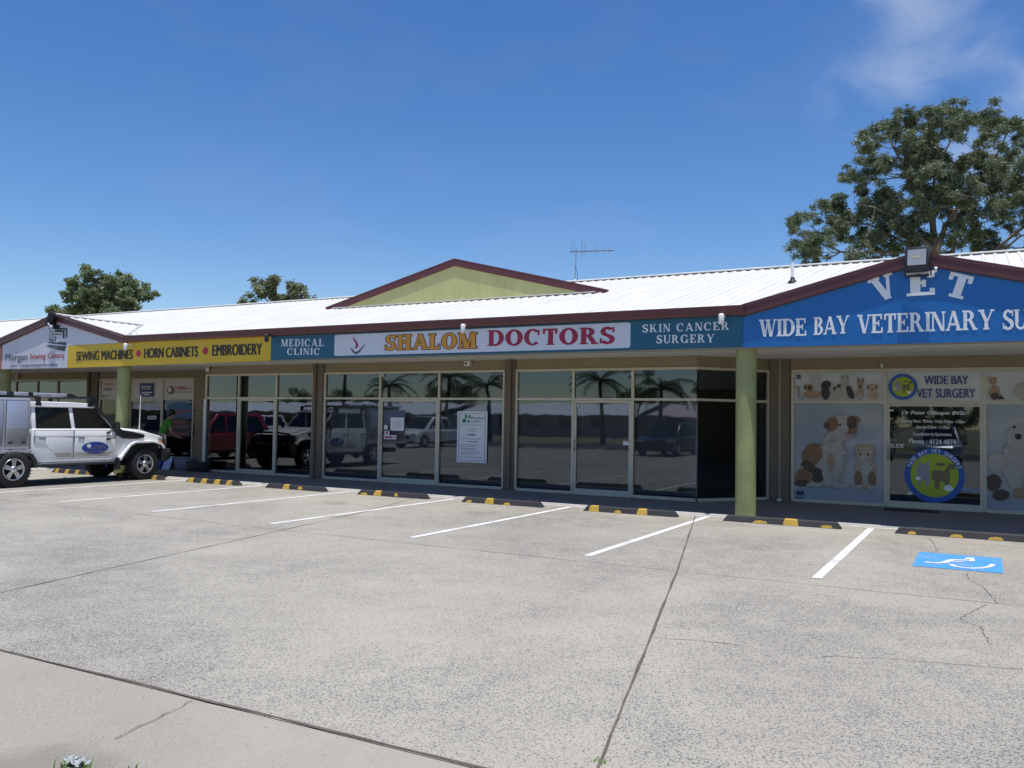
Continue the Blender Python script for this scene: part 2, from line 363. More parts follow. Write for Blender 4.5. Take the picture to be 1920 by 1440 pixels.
def _arc(cx, cy, rx, ry, a0, a1, th, tv, g=0, n=22):
    pts = []
    da = math.degrees(g/max(rx, .1)) if abs(a1-a0) < 359 else 0
    a0 -= da; a1 += da
    for i in range(n+1):
        a = R(a0+(a1-a0)*i/n); c, s_ = math.cos(a), math.sin(a)
        pts.append(((cx+(rx+g)*c, cy+(ry+g)*s_), (cx+(rx-th-g)*c, cy+(ry-tv-g)*s_)))
    return [[pts[i][0], pts[i+1][0], pts[i+1][1], pts[i][1]] for i in range(n)]
def serif_glyph(ch, g=0, T=.2, t=.085, sl=.09, sh=.055):
    """upper-case letter with serifs, cap height 1: list of quads, and its width"""
    Q = []
    def rc(x0, x1, y0, y1): Q.append([[(x0-g, y0-g), (x1+g, y0-g), (x1+g, y1+g), (x0-g, y1+g)]])
    def st(x, w=T): rc(x, x+w, 0, 1)
    def sf(x, w, y): rc(x-sl, x+w+sl, y, y+sh)
    def stem(x, w=T, top=True, bot=True):
        st(x, w)
        if bot: sf(x, w, 0)
        if top: sf(x, w, 1-sh)
    def dg(xa, ya, xb, yb, w):
        dx = (xb-xa)/(yb-ya)*g; k = 1.15*g
        Q.append([[(xa-k-dx, ya-g), (xa+w+k-dx, ya-g), (xb+w+k+dx, yb+g), (xb-k+dx, yb+g)]])
    def arc(*a): Q.append(_arc(*a, g=g))
    b = sl
    if ch == 'A':
        dg(b, 0, .40, 1, t*1.15); dg(.70, 0, .36, 1, T); rc(.24, .72, .27, .27+t); sf(b, t, 0); sf(.70, T, 0); w = .99
    elif ch == 'B':
        stem(b); rc(b, b+T+.1, 0, t); rc(b, b+T+.1, 1-t, 1); arc(b+T+.06, .755, .32, .245, -90, 90, T*.95, t); arc(b+T+.06, .275, .37, .275, -90, 90, T, t); w = b+T+.45
    elif ch == 'C':
        arc(.46, .5, .46, .52, 42, 318, T*1.05, t); rc(.72, .72+t*.9, .62, .93); w = .90
    elif ch == 'D':
        stem(b); rc(b, b+T+.12, 0, t); rc(b, b+T+.12, 1-t, 1); arc(b+T+.1, .5, .47, .5, -90, 90, T*1.05, t); w = b+T+.59
    elif ch in 'EF':
        stem(b); rc(b, .70, 1-t, 1); rc(.70-t, .70, .72, 1); rc(b, .52, .47, .47+t); rc(.52-t*.8, .52, .36, .66)
        if ch == 'E': rc(b, .75, 0, t); rc(.75-t, .75, 0, .29)
        w = .79
    elif ch == 'G':
        arc(.46, .5, .46, .52, 42, 322, T*1.05, t); rc(.72, .72+t*.9, .64, .93); rc(.70, .70+T*.9, .02, .40); rc(.60, .97, .40-sh, .40); w = .99
    elif ch == 'H':
        stem(b); stem(b+.52); rc(b, b+.6, .47, .47+t); w = b*2+.52+T
    elif ch == 'I':
        stem(b); w = 2*b+T
    elif ch == 'K':
        stem(b); dg(b+T*.8, .38, .66, 1, t*1.2); dg(.68, 0, .34, .58, T); sf(.64, t, 1-sh); sf(.68, T, 0); w = .98
    elif ch == 'L':
        stem(b); rc(b, .72, 0, t); rc(.72-t, .72, 0, .31); w = .75
    elif ch == 'M':
        rc(b, b+t, 0, 1); sf(b, t, 0); dg(.44, 0, b, 1, T); dg(.50, 0, .80, 1, t); rc(.80, .80+T, 0, 1); sf(.80, T, 0); rc(0, b+.1, 1-sh, 1); rc(.78, .80+T+sl, 1-sh, 1); w = .80+T+sl
    elif ch == 'N':
        rc(b, b+t, 0, 1); sf(b, t, 0); dg(.62, 0, b-.02, 1, T); rc(.72, .72+t, 0, 1); sf(.72, t, 1-sh); rc(0, b+.1, 1-sh, 1); w = .72+t+sl
    elif ch == 'O':
        arc(.48, .5, .48, .52, 0, 360, T*1.1, t); w = .96
    elif ch in 'PR':
        stem(b); rc(b, b+T+.1, 1-t, 1); rc(b, b+T+.1, .46, .46+t); arc(b+T+.06, .73, .35, .27, -90, 90, T, t); w = .72
        if ch == 'R': dg(.66, 0, .36, .5, T); sf(.68, T*.8, 0); w = .97
    elif ch == 'S':
        arc(.35, .735, .33, .285, 28, 265, T*.95, t*1.25); arc(.36, .275, .36, .295, -158, 88, T*.95, t*1.25)
        Q.append([[(.10-g, .62-g), (.24, .70+g), (.66+g, .38+g), (.50, .27-g)]]); rc(.60, .60+t*.8, .68, .98); rc(.0, t*.8, .03, .34); w = .73
    elif ch == 'T':
        stem(.32, T, False, True); rc(.04, .80, 1-t, 1); rc(.04, .04+t, .68, 1); rc(.80-t, .80, .68, 1); w = .84
    elif ch == 'U':
        rc(b, b+T, .3, 1); sf(b, T, 1-sh); rc(.72, .72+t, .3, 1); sf(.72, t, 1-sh); arc((b+.72+t)/2, .32, (.72+t-b)/2, .34, 180, 360, T*.8, t*1.2); w = .90
    elif ch == 'V':
        dg(.36, 0, b-.01, 1, T); dg(.44, 0, .74, 1, t); sf(b-.01, T, 1-sh); sf(.74, t, 1-sh); w = .92
    elif ch == 'W':
        dg(.30, 0, .05, 1, T); dg(.38, 0, .58, 1, t); dg(.74, 0, .50, 1, T); dg(.82, 0, 1.06, 1, t); sf(.06, T, 1-sh); sf(.52, T*.9, 1-sh); sf(1.06, t, 1-sh); w = 1.24
    elif ch == 'Y':
        rc(.34, .34+T, 0, .46); sf(.34, T, 0); dg(.34, .40, b-.03, 1, T); dg(.46, .40, .76, 1, t); sf(b-.03, T, 1-sh); sf(.76, t, 1-sh); w = .94
    else: w = .42
    return Q, w
def serif2d(s, g=0, gap=.07, **k):
    vs_ = []; fs = []; x = 0
    for ch in s:
        Q, w = serif_glyph(ch, g, **k); lay = 0
        for grp in Q:
            for q in grp:
                o = len(vs_); ar = sum(q[i][0]*q[(i+1)%4][1]-q[(i+1)%4][0]*q[i][1] for i in range(4))
                if ar < 0: q = q[::-1]
                vs_ += [(p[0]+x, p[1], lay*.0006) for p in q]; fs.append((o, o+1, o+2, o+3))
            lay += 1
        x += w+gap
    return vs_, fs
def put_text(mb, data, x0, x1, z0, z1, y, mi=0, ref=None, rot=0, slope=0.):
    """fit a lettering figure into the rectangle x0..x1, z0..z1 on the plane y (facing -y)"""
    vs_, fs = data; rv = (ref or data)[0]
    ax = min(p[0] for p in rv); bx = max(p[0] for p in rv); az = min(p[1] for p in rv); bz = max(p[1] for p in rv)
    cx, cz = (x0+x1)/2, (z0+z1)/2; out = []
    for p in vs_:
        x = x0+(p[0]-ax)/(bx-ax)*(x1-x0); z = z0+(p[1]-az)/(bz-az)*(z1-z0)
        if rot:
            c, s_ = math.cos(rot), math.sin(rot); dx, dz = x-cx, z-cz; x, z = cx+c*dx-s_*dz, cz+s_*dx+c*dz
        out.append((x, y-p[2], z+slope*(x-x0)))
    mb.add(out, fs, mi)
def txt_px(mb, data, u0, u1, vt, vb, y, mi=0, ref=None):
    """vt, vb: top and bottom of the line of writing measured at its middle"""
    um = (u0+u1)/2
    put_text(mb, data, PX(u0, (vt+vb)/2, y).x, PX(u1, (vt+vb)/2, y).x, PX(um, vb, y).z, PX(um, vt, y).z, y, mi, ref)
def ell(cx, cz, rx, rz, n=28, a0=0, a1=360):
    return [(cx+rx*math.cos(R(a0+(a1-a0)*i/n)), cz+rz*math.sin(R(a0+(a1-a0)*i/n))) for i in range(n if a1-a0 >= 360 else n+1)]
def rrect(x0, x1, z0, z1, r, n=5):
    p = []
    for cx, cz, a in ((x1-r, z1-r, 0), (x0+r, z1-r, 90), (x0+r, z0+r, 180), (x1-r, z0+r, 270)):
        p += [(cx+r*math.cos(R(a+90*i/n)), cz+r*math.sin(R(a+90*i/n))) for i in range(n+1)]
    return p

# ================================================================== SETTING: ground, path, markings
YS, YW, YV = 14.40, 16.70, 18.10          # sign plane, middle shop glass, set-back shop glass
m = MB(); m.add([(-700,-700,-.06),(700,-700,-.06),(700,700,-.06),(-700,700,-.06)], [(0,1,2,3)])
structure(m.build('ground', mat('dry_grass_ground', (.20,.19,.10), .95, noise=.35, nscale=.4)))
m = MB(); m.add([(-62,3.42,0),(22,3.42,0),(22,14.46,0),(-62,14.46,0)], [(0,1,2,3)]); cp = structure(m.build('carpark', M_CONC))
m = MB(); m.add([(-62,-3.2,-.004),(22,-3.2,-.004),(22,3.42,-.004),(-62,3.42,-.004)], [(0,1,2,3)]); structure(m.build('near_slab', M_APRON))
m = MB(); m.add([(-120,-10.5,-.03),(90,-10.5,-.03),(90,-3.2,-.03),(-120,-3.2,-.03)], [(0,1,2,3)]); structure(m.build('rear_carpark', M_CONC))
m = MB(); m.add([(-300,-21,-.04),(300,-21,-.04),(300,-13,-.04),(-300,-13,-.04)], [(0,1,2,3)])
structure(m.build('road', mat('asphalt', (.06,.06,.062), .9, noise=.2, nscale=2, bump=.3)))
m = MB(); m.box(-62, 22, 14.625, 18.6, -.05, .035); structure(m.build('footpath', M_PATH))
m = MB()
m.prism([(14.46,-.05),(14.46,.006),(14.535,.012),(14.545,.036),(14.62,.040),(14.62,-.05)], 'x', -62, 22)
structure(m.build('kerb', M_KERB, clean=True))
# slab joints and cracks
M_JOINT = mat('slab_joint_filler', (.13,.10,.085), .9, noise=.4, nscale=5)
def strip(mb, pts, w, z=.004, wob=0.0, seg=.25):
    P_ = []
    for (a, b) in zip(pts[:-1], pts[1:]):
        a = Vector((a[0], a[1])); b = Vector((b[0], b[1])); n = max(1, int((b-a).length/seg))
        P_ += [a.lerp(b, i/n) for i in range(n)]
    P_.append(Vector(pts[-1][:2])); vs_ = []
    for i, p in enumerate(P_):
        d = (P_[min(i+1, len(P_)-1)]-P_[max(i-1, 0)]).normalized(); nn = Vector((-d.y, d.x))
        ww = w*(1+random.uniform(-.45, .45)*(wob > 0)); p = p+nn*random.uniform(-wob, wob)
        vs_ += [(p.x+nn.x*ww/2, p.y+nn.y*ww/2, z), (p.x-nn.x*ww/2, p.y-nn.y*ww/2, z)]
    mb.add(vs_, [(2*i+1, 2*i+3, 2*i+2, 2*i) for i in range(len(P_)-1)])
joints = [([(-4.32,14.44),(-2.892,9.015),(-1.49,3.43),(.2,-3.2)], .019, .004), ([(-10.05,14.4),(-9.101,11.33),(-8.342,7.89),(-7.35,3.43)], .012, .004),
          ([(-30,3.43),(-5.783,3.432),(10,3.43)], .020, .006), ([(-16.5,9.2),(-9.51,8.983),(-3.364,8.974),(.314,9.014),(8,9.0)], .008, .004),
          ([(-15.6,14.4),(-14.9,9.2),(-14.2,3.43)], .010, .004)]
m = MB()
for p, w, wb in joints: strip(m, p, w, .004, wb)
o = structure(m.build('slab_joint', M_JOINT, cp))
def gpts(L_): return [GX(u, v)[:2] for u, v in L_]
m = MB()
cracks = [[(1741,1008),(1752,1021),(1759,1034),(1744,1036)], [(1812,1075),(1815,1086),(1838,1098),(1850,1107),(1862,1122),(1872,1132)],
          [(1851,1133),(1815,1152),(1801,1160),(1812,1168),(1838,1176),(1850,1196),(1858,1210)], [(1226,1196),(1340,1204),(1385,1210)], [(1540,1230),(1680,1236),(1790,1246),(1918,1256)],
          [(361,1313),(340,1325),(310,1340),(268,1360),(214,1385)]]
for c in cracks: strip(m, gpts(c), .006, .0035, .012, .05)
structure(m.build('surface_crack', M_JOINT, cp))

lines_x = [(-1.52,9.40,14.44),(-4.11,9.38,14.46),(-6.69,9.43,14.44),(-9.22,9.41,14.44),(-11.87,9.45,14.44),(-14.40,9.5,14.4),(-16.92,8.9,14.44),(-19.5,9,14.44),(-22.9,9,14.44),(-25.9,9,14.44)]
desc = ['white bay line left of the blue disabled symbol', 'white bay line just left of the near green column', 'third white bay line left of the blue symbol', 'fourth white bay line left of the blue symbol',
        'fifth white bay line left of the blue symbol', 'second white bay line from the utility truck', 'white bay line beside the near wheels of the truck', 'white bay line under the white utility truck', 'white bay line beyond the white utility truck', 'white bay line beside the parked red car']
for (x, y0, y1), ds in zip(lines_x, desc):
    m = MB(); m.add([(-.05,y0,0),(.05,y0,0),(.05,y1,0),(-.05,y1,0)], [(0,1,2,3)])
    o = m.build('bay_line', M_WPAINT); o.location = (x, 0, .004); tag(o, ds, 'bay line', 'painted parking bay lines'); o['kind'] = 'structure'

# disabled symbol
sy = empty('disabled_symbol', (-.25,11.5,0), 'blue rectangle with white wheelchair symbol painted on the concrete', 'painted symbol')
m = MB(); m.add([(-.46,-.64,.004),(.45,-.6,.004),(.45,.64,.004),(-.46,.62,.004)], [(0,1,2,3)])
m.build('blue_panel', worn('blue_road_paint', (.06,.29,.66), (.34,.34,.33), .86), sy)
m = MB()
def gstrip(pts, w): strip(m, pts, w, .008, 0, .5)
def sym(L_): return [tuple((GX(1460+a/3.4283, 680+b/3.4283)-Vector((-.25,11.5,0))).to_2d()) for a, b in L_]
gstrip(sym([(942,1284),(1010,1291),(1062,1289),(1112,1271),(1225,1273)]), .075); gstrip(sym([(1112,1281),(1190,1284)]), .05)
gstrip(sym([(1108,1300),(1130,1311),(1175,1320),(1235,1325),(1300,1324),(1350,1316),(1376,1304),(1372,1298)]), .06)
hq = sym([(1195,1257),(1255,1257),(1262,1281),(1225,1282),(1228,1268),(1200,1266)])
m.add([(p[0], p[1], .0095) for p in hq], [tuple(range(6))])
m.build('wheelchair_mark', M_WPAINT, sy)

# wheel stops
def wheel_stop(x, label, marks, L_=1.72):
    t = empty('wheel_stop', (x,14.0,0), label, 'wheel stop', 'rubber wheel stops along the footpath', rz=random.uniform(-.018, .018))
    m = MB(); m.prism([(0,0),(.035,.085),(.055,.1),(.105,.1),(.125,.085),(.16,0)], 'x', -L_/2, L_/2)
    for i in (0,):                                             # sloped ends
        vs2 = []
        for p in m.v:
            s_ = -1 if p[0] < 0 else 1
            vs2.append((p[0]-s_*.07*(p[2]/.1), p[1], p[2]))
        m.v = vs2
    m.build('rubber_body', M_RUBBER, t, clean=True)
    for c, w, sh in marks:
        m = MB(); xc = -L_/2+c*L_
        def fp(x, k): return (x, .035*k-.003, .085*k+.002)
        if sh == 'full':
            q = [(xc-w/2,.02),(xc+w/2,.02),(xc+w/2-.02,1),(xc-w/2+.02,1)]
        elif sh == 'half': q = [(xc-w/2,.05),(xc+w/2,.05),(xc+w*.36,.50),(xc-w*.05,.58),(xc-w*.36,.42)]
        else: q = [(xc-w/2,.3),(xc+w*.1,.1),(xc+w/2,.25),(xc+w*.2,.9),(xc-w*.4,.9)]
        m.add([fp(a, b) for a, b in q], [tuple(range(len(q)))])
        if sh == 'full':
            m.add([(xc-w/2+.02,.032,.0875),(xc+w/2-.02,.032,.0875),(xc+w/2-.03,.054,.1035),(xc-w/2+.03,.054,.1035),(xc+w/2-.03,.1,.1035),(xc-w/2+.03,.1,.1035)], [(0,1,2,3),(3,2,4,5)])
        m.build('yellow_marker', M_YEL, t)
wheel_stop(-24.45, 'wheel stop in front of the parked red car', [(.1,.17,'full'),(.35,.17,'full'),(.6,.17,'full'),(.88,.17,'full')])
wheel_stop(-18.2, 'wheel stop under the nose of the white utility truck', [(.12,.16,'full'),(.36,.16,'full'),(.6,.16,'full'),(.86,.16,'full')])
wheel_stop(-20.75, 'wheel stop seen beneath the white utility truck sills', [(.12,.16,'full'),(.36,.16,'full'),(.6,.16,'full'),(.86,.16,'full')])
wheel_stop(-15.62, 'wheel stop with four bright yellow markers nearest the truck', [(.09,.2,'full'),(.35,.2,'full'),(.60,.2,'full'),(.83,.2,'full')])
wheel_stop(-13.08, 'wheel stop with two middle markers left below the second glass panel', [(.36,.2,'full'),(.60,.14,'chip')])
wheel_stop(-10.47, 'wheel stop with two yellow markers at its left end below the doctors door', [(.10,.2,'half'),(.30,.2,'full'),(.57,.09,'chip')])
wheel_stop(-7.93, 'wheel stop below the second brown pier with one full marker between two scraps', [(.10,.13,'half'),(.36,.2,'full'),(.58,.15,'half')])
wheel_stop(-5.37, 'wheel stop left of the near column with two full markers and a worn one between', [(.12,.2,'full'),(.38,.15,'half'),(.64,.2,'full')])
wheel_stop(-2.82, 'wheel stop in front of the near green column with gold markers', [(.33,.24,'half'),(.59,.24,'full'),(.88,.2,'half')], 1.83)
wheel_stop(-.24, 'wheel stop with faint worn markers behind the blue symbol', [(.13,.12,'half'),(.45,.18,'half'),(.72,.2,'half')], 1.83)
wheel_stop(2.4, 'wheel stop at the right end beyond the blue symbol', [(.2,.18,'half'),(.6,.18,'full')], 1.83)

# ================================================================== BUILDING
B = empty('shop_building', (-12,18.6,0), 'long single storey row of shops with white metal roof and maroon gutters', 'building', world=True)
XL, XR = -46.0, 13.0
EY, EZ, TAN, RY = 14.33, 3.565, .25, 22.7
RZ = EZ+TAN*(RY-EY)
G1 = (-25.35, -22.30, -19.25); G2 = (-3.53, -.84, 1.85)
# --- main roof, ribbed sheet
def ribbed(mb, x0, x1, ya, za, yb, zb, pitch=.24, hole=()):
    n = int((x1-x0)/pitch)
    for i in range(n):
        xs = x0+i*pitch
        prof = [(0,0),(.165,0),(.182,.026),(.223,.026),(.24,0)]
        y0, z0 = ya, za
        for h0, h1, yy in hole:
            if h0 < xs+pitch/2 < h1: y0 = yy; z0 = za+(zb-za)*(yy-ya)/(yb-ya)
        vs_ = []
        for px, pz in prof: vs_ += [(xs+px, y0, z0+pz), (xs+px, yb, zb+pz)]
        fs = [(2*k, 2*k+2, 2*k+3, 2*k+1) for k in range(4)]
        mb.add(vs_, fs)
m = MB()
ribbed(m, XL, XR, EY-.05, EZ-.0125, RY, RZ, hole=((G1[0],G1[2],14.75),(G2[0],G2[2],14.75)))
ribbed(m, XL, XR, 31.1, EZ, RY, RZ)
m.build('roof', M_ROOF, B)
m = MB(); m.prism([(RY-.16,RZ+.005),(RY-.16,RZ+.03),(RY,RZ+.072),(RY+.16,RZ+.03),(RY+.16,RZ+.005),(RY,RZ+.045)], 'x', XL, XR)
m.build('ridge_cap', M_ROOF, B, clean=True)
# --- front gable roofs
def gable_roof(g, ztop, y0, y1, zfoot):
    m = MB(); t = .02
    for xa in (g[0], g[2]):
        n = int((y1-y0)/.24)
        for i in range(n):
            ys = y0+i*.24
            prof = [(0,0),(.165,0),(.182,.026),(.223,.026),(.24,0)]
            vs_ = []
            for py, pz in prof: vs_ += [(xa, ys+py, zfoot+pz), (g[1], ys+py, ztop+pz)]
            m.add(vs_, [(2*k, 2*k+1, 2*k+3, 2*k+2) for k in range(4)])
    m.prism([(g[1]-.13,ztop+.0),(g[1]-.13,ztop+.03),(g[1],ztop+.062),(g[1]+.13,ztop+.03),(g[1]+.13,ztop+.0),(g[1],ztop+.035)], 'y', y0, y1)
    m.build('gable_roof', M_ROOF, B)
gable_roof(G1, 4.255, 14.335, 17.3, 3.535); gable_roof(G2, 4.235, 14.335, 17.2, 3.555)
GG = (-16.30, -12.0, -7.70)
gable_roof(GG, 5.715, 18.54, 22.6, 4.64)
def barge(g, zt, zf, y, h=.152, t=.04):
    for xa, s_ in ((g[0], -1), (g[2], 1)):
        m = MB(); m.prism([(xa,zf+.012),(g[1],zt+.012),(g[1],zt-h),(xa,zf-h)], 'y', y, y+t)
        m.prism([(xa,zf+.045),(g[1],zt+.045),(g[1],zt+.013),(xa,zf+.013)], 'y', y-.004, y+.12)
        m.build('barge_board', M_MAROON, B, clean=True)
barge(G1, 4.255, 3.535, 14.345); barge(G2, 4.235, 3.555, 14.345); barge(GG, 5.72, 4.655, 18.532, .15, .032)
# --- upper green gable
m = MB(); m.prism([(GG[0]+.3,4.4),(GG[2]-.3,4.4),(GG[2]-.3,4.72),(GG[1],5.70),(GG[0]+.3,4.72)], 'y', 18.567, 18.66)
gw = m.build('gable_wall', M_GREEN, B, clean=True)
m = MB(); m.box(GG[1]-.02, GG[1]+.02, 18.56, 18.566, 4.5, 5.5)
m.build('cover_strip', M_GREEN, B); 
# flashing along the foot of the green gable and in the valleys
m = MB(); m.obox((GG[0]+.3,18.53,4.655),(GG[2]-.3,18.53,4.655), .14, .02); m.build('flashing', M_ROOF, B)
M_VAL = mat('grey_flashing', (.42,.42,.40), .6)
m = MB()
m.obox((G1[2]-.02,14.4,3.60),(G1[1]+.2,17.0,4.275), .07, .03); m.build('valley_flashing', M_VAL, B); m = MB(); m.obox((G1[0]+.02,14.4,3.60),(G1[1]-.2,17.0,4.275), .07, .03)
m.build('valley_flashing', M_VAL, B); m = MB(); m.obox((G2[0]+.02,14.4,3.60),(G2[1]-.2,16.9,4.255), .07, .03); m.build('valley_flashing', M_VAL, B); m = MB(); m.obox((G2[2]-.02,14.4,3.60),(G2[1]+.2,16.9,4.255), .07, .03)
m.build('valley_flashing', M_VAL, B)
# --- gutters
for a, b in ((XL,G1[0]+.05),(G1[2]-.05,G2[0]+.05),(G2[2]-.05,XR)):
    m = MB(); m.prism([(14.275,3.565),(14.275,3.585),(14.29,3.585),(14.295,3.56),(14.39,3.56),(14.39,3.425),(14.31,3.425),(14.29,3.45)], 'x', a, b)
    m.build('gutter', M_MAROON, B, clean=True)
for x in (-40,-34,-28.4,-17.3,-13.1,-9.0,-5.9,3.4,7.8): m = MB(); m.box(x-.012, x+.012, 14.272, 14.3, 3.44, 3.588); m.build('gutter_strap', M_MAROON, B)
m = MB(); m.box(XL, XR, 30.9, 31.1, 3.4, 3.55); m.build('gutter', M_MAROON, B)
# --- fascia beam behind the signs, soffit
m = MB()
m.box(XL, XR, 14.435, 14.60, 2.86, 3.50)
m.prism([(G1[0],3.5),(G1[2],3.5),(G1[1],4.2)], 'y', 14.435, 14.6); m.prism([(G2[0],3.5),(G2[2],3.5),(G2[1],4.18)], 'y', 14.435, 14.6)
m.build('fascia', mat('fascia_board', (.30,.28,.22), .7), B)
m = MB(); m.box(XL, XR, 14.6, 18.5, 2.945, 2.985)
m.build('soffit', M_SOFFIT, B)
# --- columns
for x in (-25.03, -19.70, -3.52, 1.88):
    m = MB(); m.lathe([(.172,.03),(.172,2.86)], (x,14.66,0), n=40); m.lathe([(0,.03),(.172,.03)], (x,14.66,0), n=40)
    m.build('column', M_COL, B)
# --- walls, piers
xV0, xV1 = PX(1442,747,YV).x, PX(1484,747,YV).x
xSr, xSl = PX(365,747,YV).x, PX(186,747,YV).x
m = MB()
m.box(-18.97, -4.98, YW, YW+.2, 2.72, 2.944)
m.box(xV0+.0, XR, YV, YV+.2, 2.72, 2.944); m.box(xV0, xV1, YV, YV+.2, .03, 2.72)
m.add([(-4.98,YW,2.72),(xV0,YV,2.72),(xV0,YV,2.944),(-4.98,YW,2.944)], [(0,1,2,3)])
m.box(XL, -18.9, YV, YV+.2, 2.71, 2.944); m.box(xSr, -18.95, YV, YV+.2, .03, 2.71)
m.box(-18.97, -18.85, YW+.15, YV, .03, 2.944)
m.box(XL, XL+.2, 14.6, 30.5, .0, 3.6); m.box(XR-.2, XR, 14.6, 30.5, 0, 3.6); m.box(XL, XR, 30.3, 30.5, 0, 3.6)
m.build('wall', M_WALL, B)
for s_ in (XL, XR-.2): m = MB(); m.prism([(14.6,3.4),(RY,RZ-.05),(30.5,3.4)], 'x', s_, s_+.2); m.build('end_gable', M_WALL, B, clean=True)
def pier(x0, x1, y, pipe):
    m = MB(); m.box(x0, x1, y-.07, y+.12, .03, 2.944); o = m.build('pier', M_PIER, B, bevel=.008, seg=1)
    if pipe:
        m = MB(); xp = x0+(x1-x0)*pipe; m.tube([(xp,y-.115,.04),(xp,y-.115,2.94)], .042, 14)
        for z in (.5, 1.5, 2.4): m.lathe([(.046,-.015),(.046,.015)], (xp,y-.115,z), n=14)
        m.build('downpipe', M_PIER, B)
pier(-15.0, -14.66, YW, .35); pier(-9.365, -9.105, YW, .62)
pier(xV0+.03, xV0+.2, YV, 0); pier(xV1-.2, xV1-.03, YV, 0)
m = MB(); m.tube([((xV0+xV1)/2,YV-.05,.06),((xV0+xV1)/2,YV-.05,2.94)], .04, 14); m.build('downpipe', mat('brown_pipe', (.26,.22,.17), .5), B)
m = MB(); m.lathe([(.055,.03),(.05,.07),(.042,.075)], ((xV0+xV1)/2,YV-.05,0), n=14); m.build('pipe_foot', M_WHITE, B)
xs2 = PX(175,747,YV).x; pier(xs2-.28, xs2+.28, YV, .3)
# --- interior: floor, back wall, party walls
m = MB(); m.box(XL+.2, XR-.2, 16.72, 30.3, -.02, .028); m.build('shop_floor', mat('shop_floor', (.12,.115,.11), .5), B)
m = MB(); m.box(XL+.2, XR-.2, 22.4, 22.5, .03, 2.94)
for x in (-31.5, -26.8, -18.85, -9.23, -3.9, 5): m.box(x-.04, x+.04, 18.31, 22.4, .03, 2.94)
m.box(-9.27, -9.19, YW+.13, 18.31, .03, 2.94)
m.build('inner_wall', mat('dim_inner_wall', (.20,.19,.18), .9), B)
m = MB(); m.box(XL+.2, XR-.2, 18.5, 30.3, 2.945, 2.985); m.build('ceiling', M_SOFFIT, B)

# --- shopfronts: frame (part) > window panes (sub-parts); sliding doors (parts) > pane, handle
class Front:
    def __init__(s, ax, ay, bx, by):
        s.a = Vector((ax, ay)); v = Vector((bx-ax, by-ay)); s.L = v.length; s.d = v/s.L; s.n = Vector((s.d.y, -s.d.x))
    def P(s, t, out, z): p = s.a+s.d*t+s.n*out; return (p.x, p.y, z)
    def bar(s, mb, t0, t1, z0, z1, o0=-.05, o1=.03, mi=0):
        P = s.P
        mb.add([P(t0,o1,z0),P(t1,o1,z0),P(t1,o0,z0),P(t0,o0,z0),P(t0,o1,z1),P(t1,o1,z1),P(t1,o0,z1),P(t0,o0,z1)],
               [(0,3,2,1),(4,5,6,7),(0,1,5,4),(1,2,6,5),(2,3,7,6),(3,0,4,7)], mi)
    def quad(s, mb, t0, t1, z0, z1, out=-.01, mi=0):
        mb.add([s.P(t0,out,z0),s.P(t1,out,z0),s.P(t1,out,z1),s.P(t0,out,z1)], [(0,1,2,3)], mi)
Z0, ZT, ZH = .05, 2.062, 2.69
def shopfront(fr, mull, doors=(), mats=None, z0=Z0, zt=ZT, zh=ZH, mw=.055, endl=True, endr=True, frame=None, lowmats=None, handle=1):
    """mull: mullion positions from end to end; doors: indices of the bays that hold a sliding door"""
    frame = frame or M_FRAME; m = MB()
    fr.bar(m, mull[0]-mw/2, mull[-1]+mw/2, zh-.025, zh+.03)
    fr.bar(m, mull[0]-mw/2, mull[-1]+mw/2, zt-.025, zt+.025, -.047, .027)
    n = len(mull)
    for i, t in enumerate(mull):
        if (i == 0 and not endl) or (i == n-1 and not endr): continue
        fr.bar(m, t-mw/2, t+mw/2, z0+.0, zt-.025, -.044, .033); fr.bar(m, t-mw/2, t+mw/2, zt+.025, zh-.025, -.044, .033)
    for i in range(n-1):
        a, b = mull[i]+mw/2, mull[i+1]-mw/2
        if i not in doors: fr.bar(m, a, b, z0-.02, z0+.045, -.04, .025)
    F = m.build('shopfront_frame', frame, B)
    for i in range(n-1):
        a, b = mull[i]+mw/2-.01, mull[i+1]-mw/2+.01
        g = (mats or {}).get(i, M_GLASS); gl = (lowmats or {}).get(i, M_GLASS)
        if g is not None:
            m = MB(); fr.quad(m, a, b, zt+.02, zh-.02); sub(m.build('window_pane', g), F)
        if i in doors:
            m = MB(); a += .012; b -= .012
            fr.bar(m, a, a+.05, z0-.015, zt-.03, -.035, .022); fr.bar(m, b-.05, b, z0-.015, zt-.03, -.035, .022)
            fr.bar(m, a+.05, b-.05, zt-.075, zt-.03, -.033, .02); fr.bar(m, a+.05, b-.05, z0-.015, z0+.11, -.033, .02)
            D = m.build('sliding_door', frame, B)
            m = MB(); fr.quad(m, a+.04, b-.04, z0+.1, zt-.07, -.008); sub(m.build('window_pane', gl), D)
            m = MB(); t_ = a+.025 if handle == 1 else b-.025
            p0, p1 = fr.P(t_, .05, .95), fr.P(t_, .05, 1.2); m.tube([fr.P(t_,.02,.95), p0, p1, fr.P(t_,.02,1.2)], .009, 8); sub(m.build('door_handle', M_GREY), D)
        elif gl is not None:
            m = MB(); fr.quad(m, a, b, z0+.04, zt-.02); sub(m.build('window_pane', gl), F)
    return F
def xs_(us, v, y): return [PX(u, v, y).x for u in us]
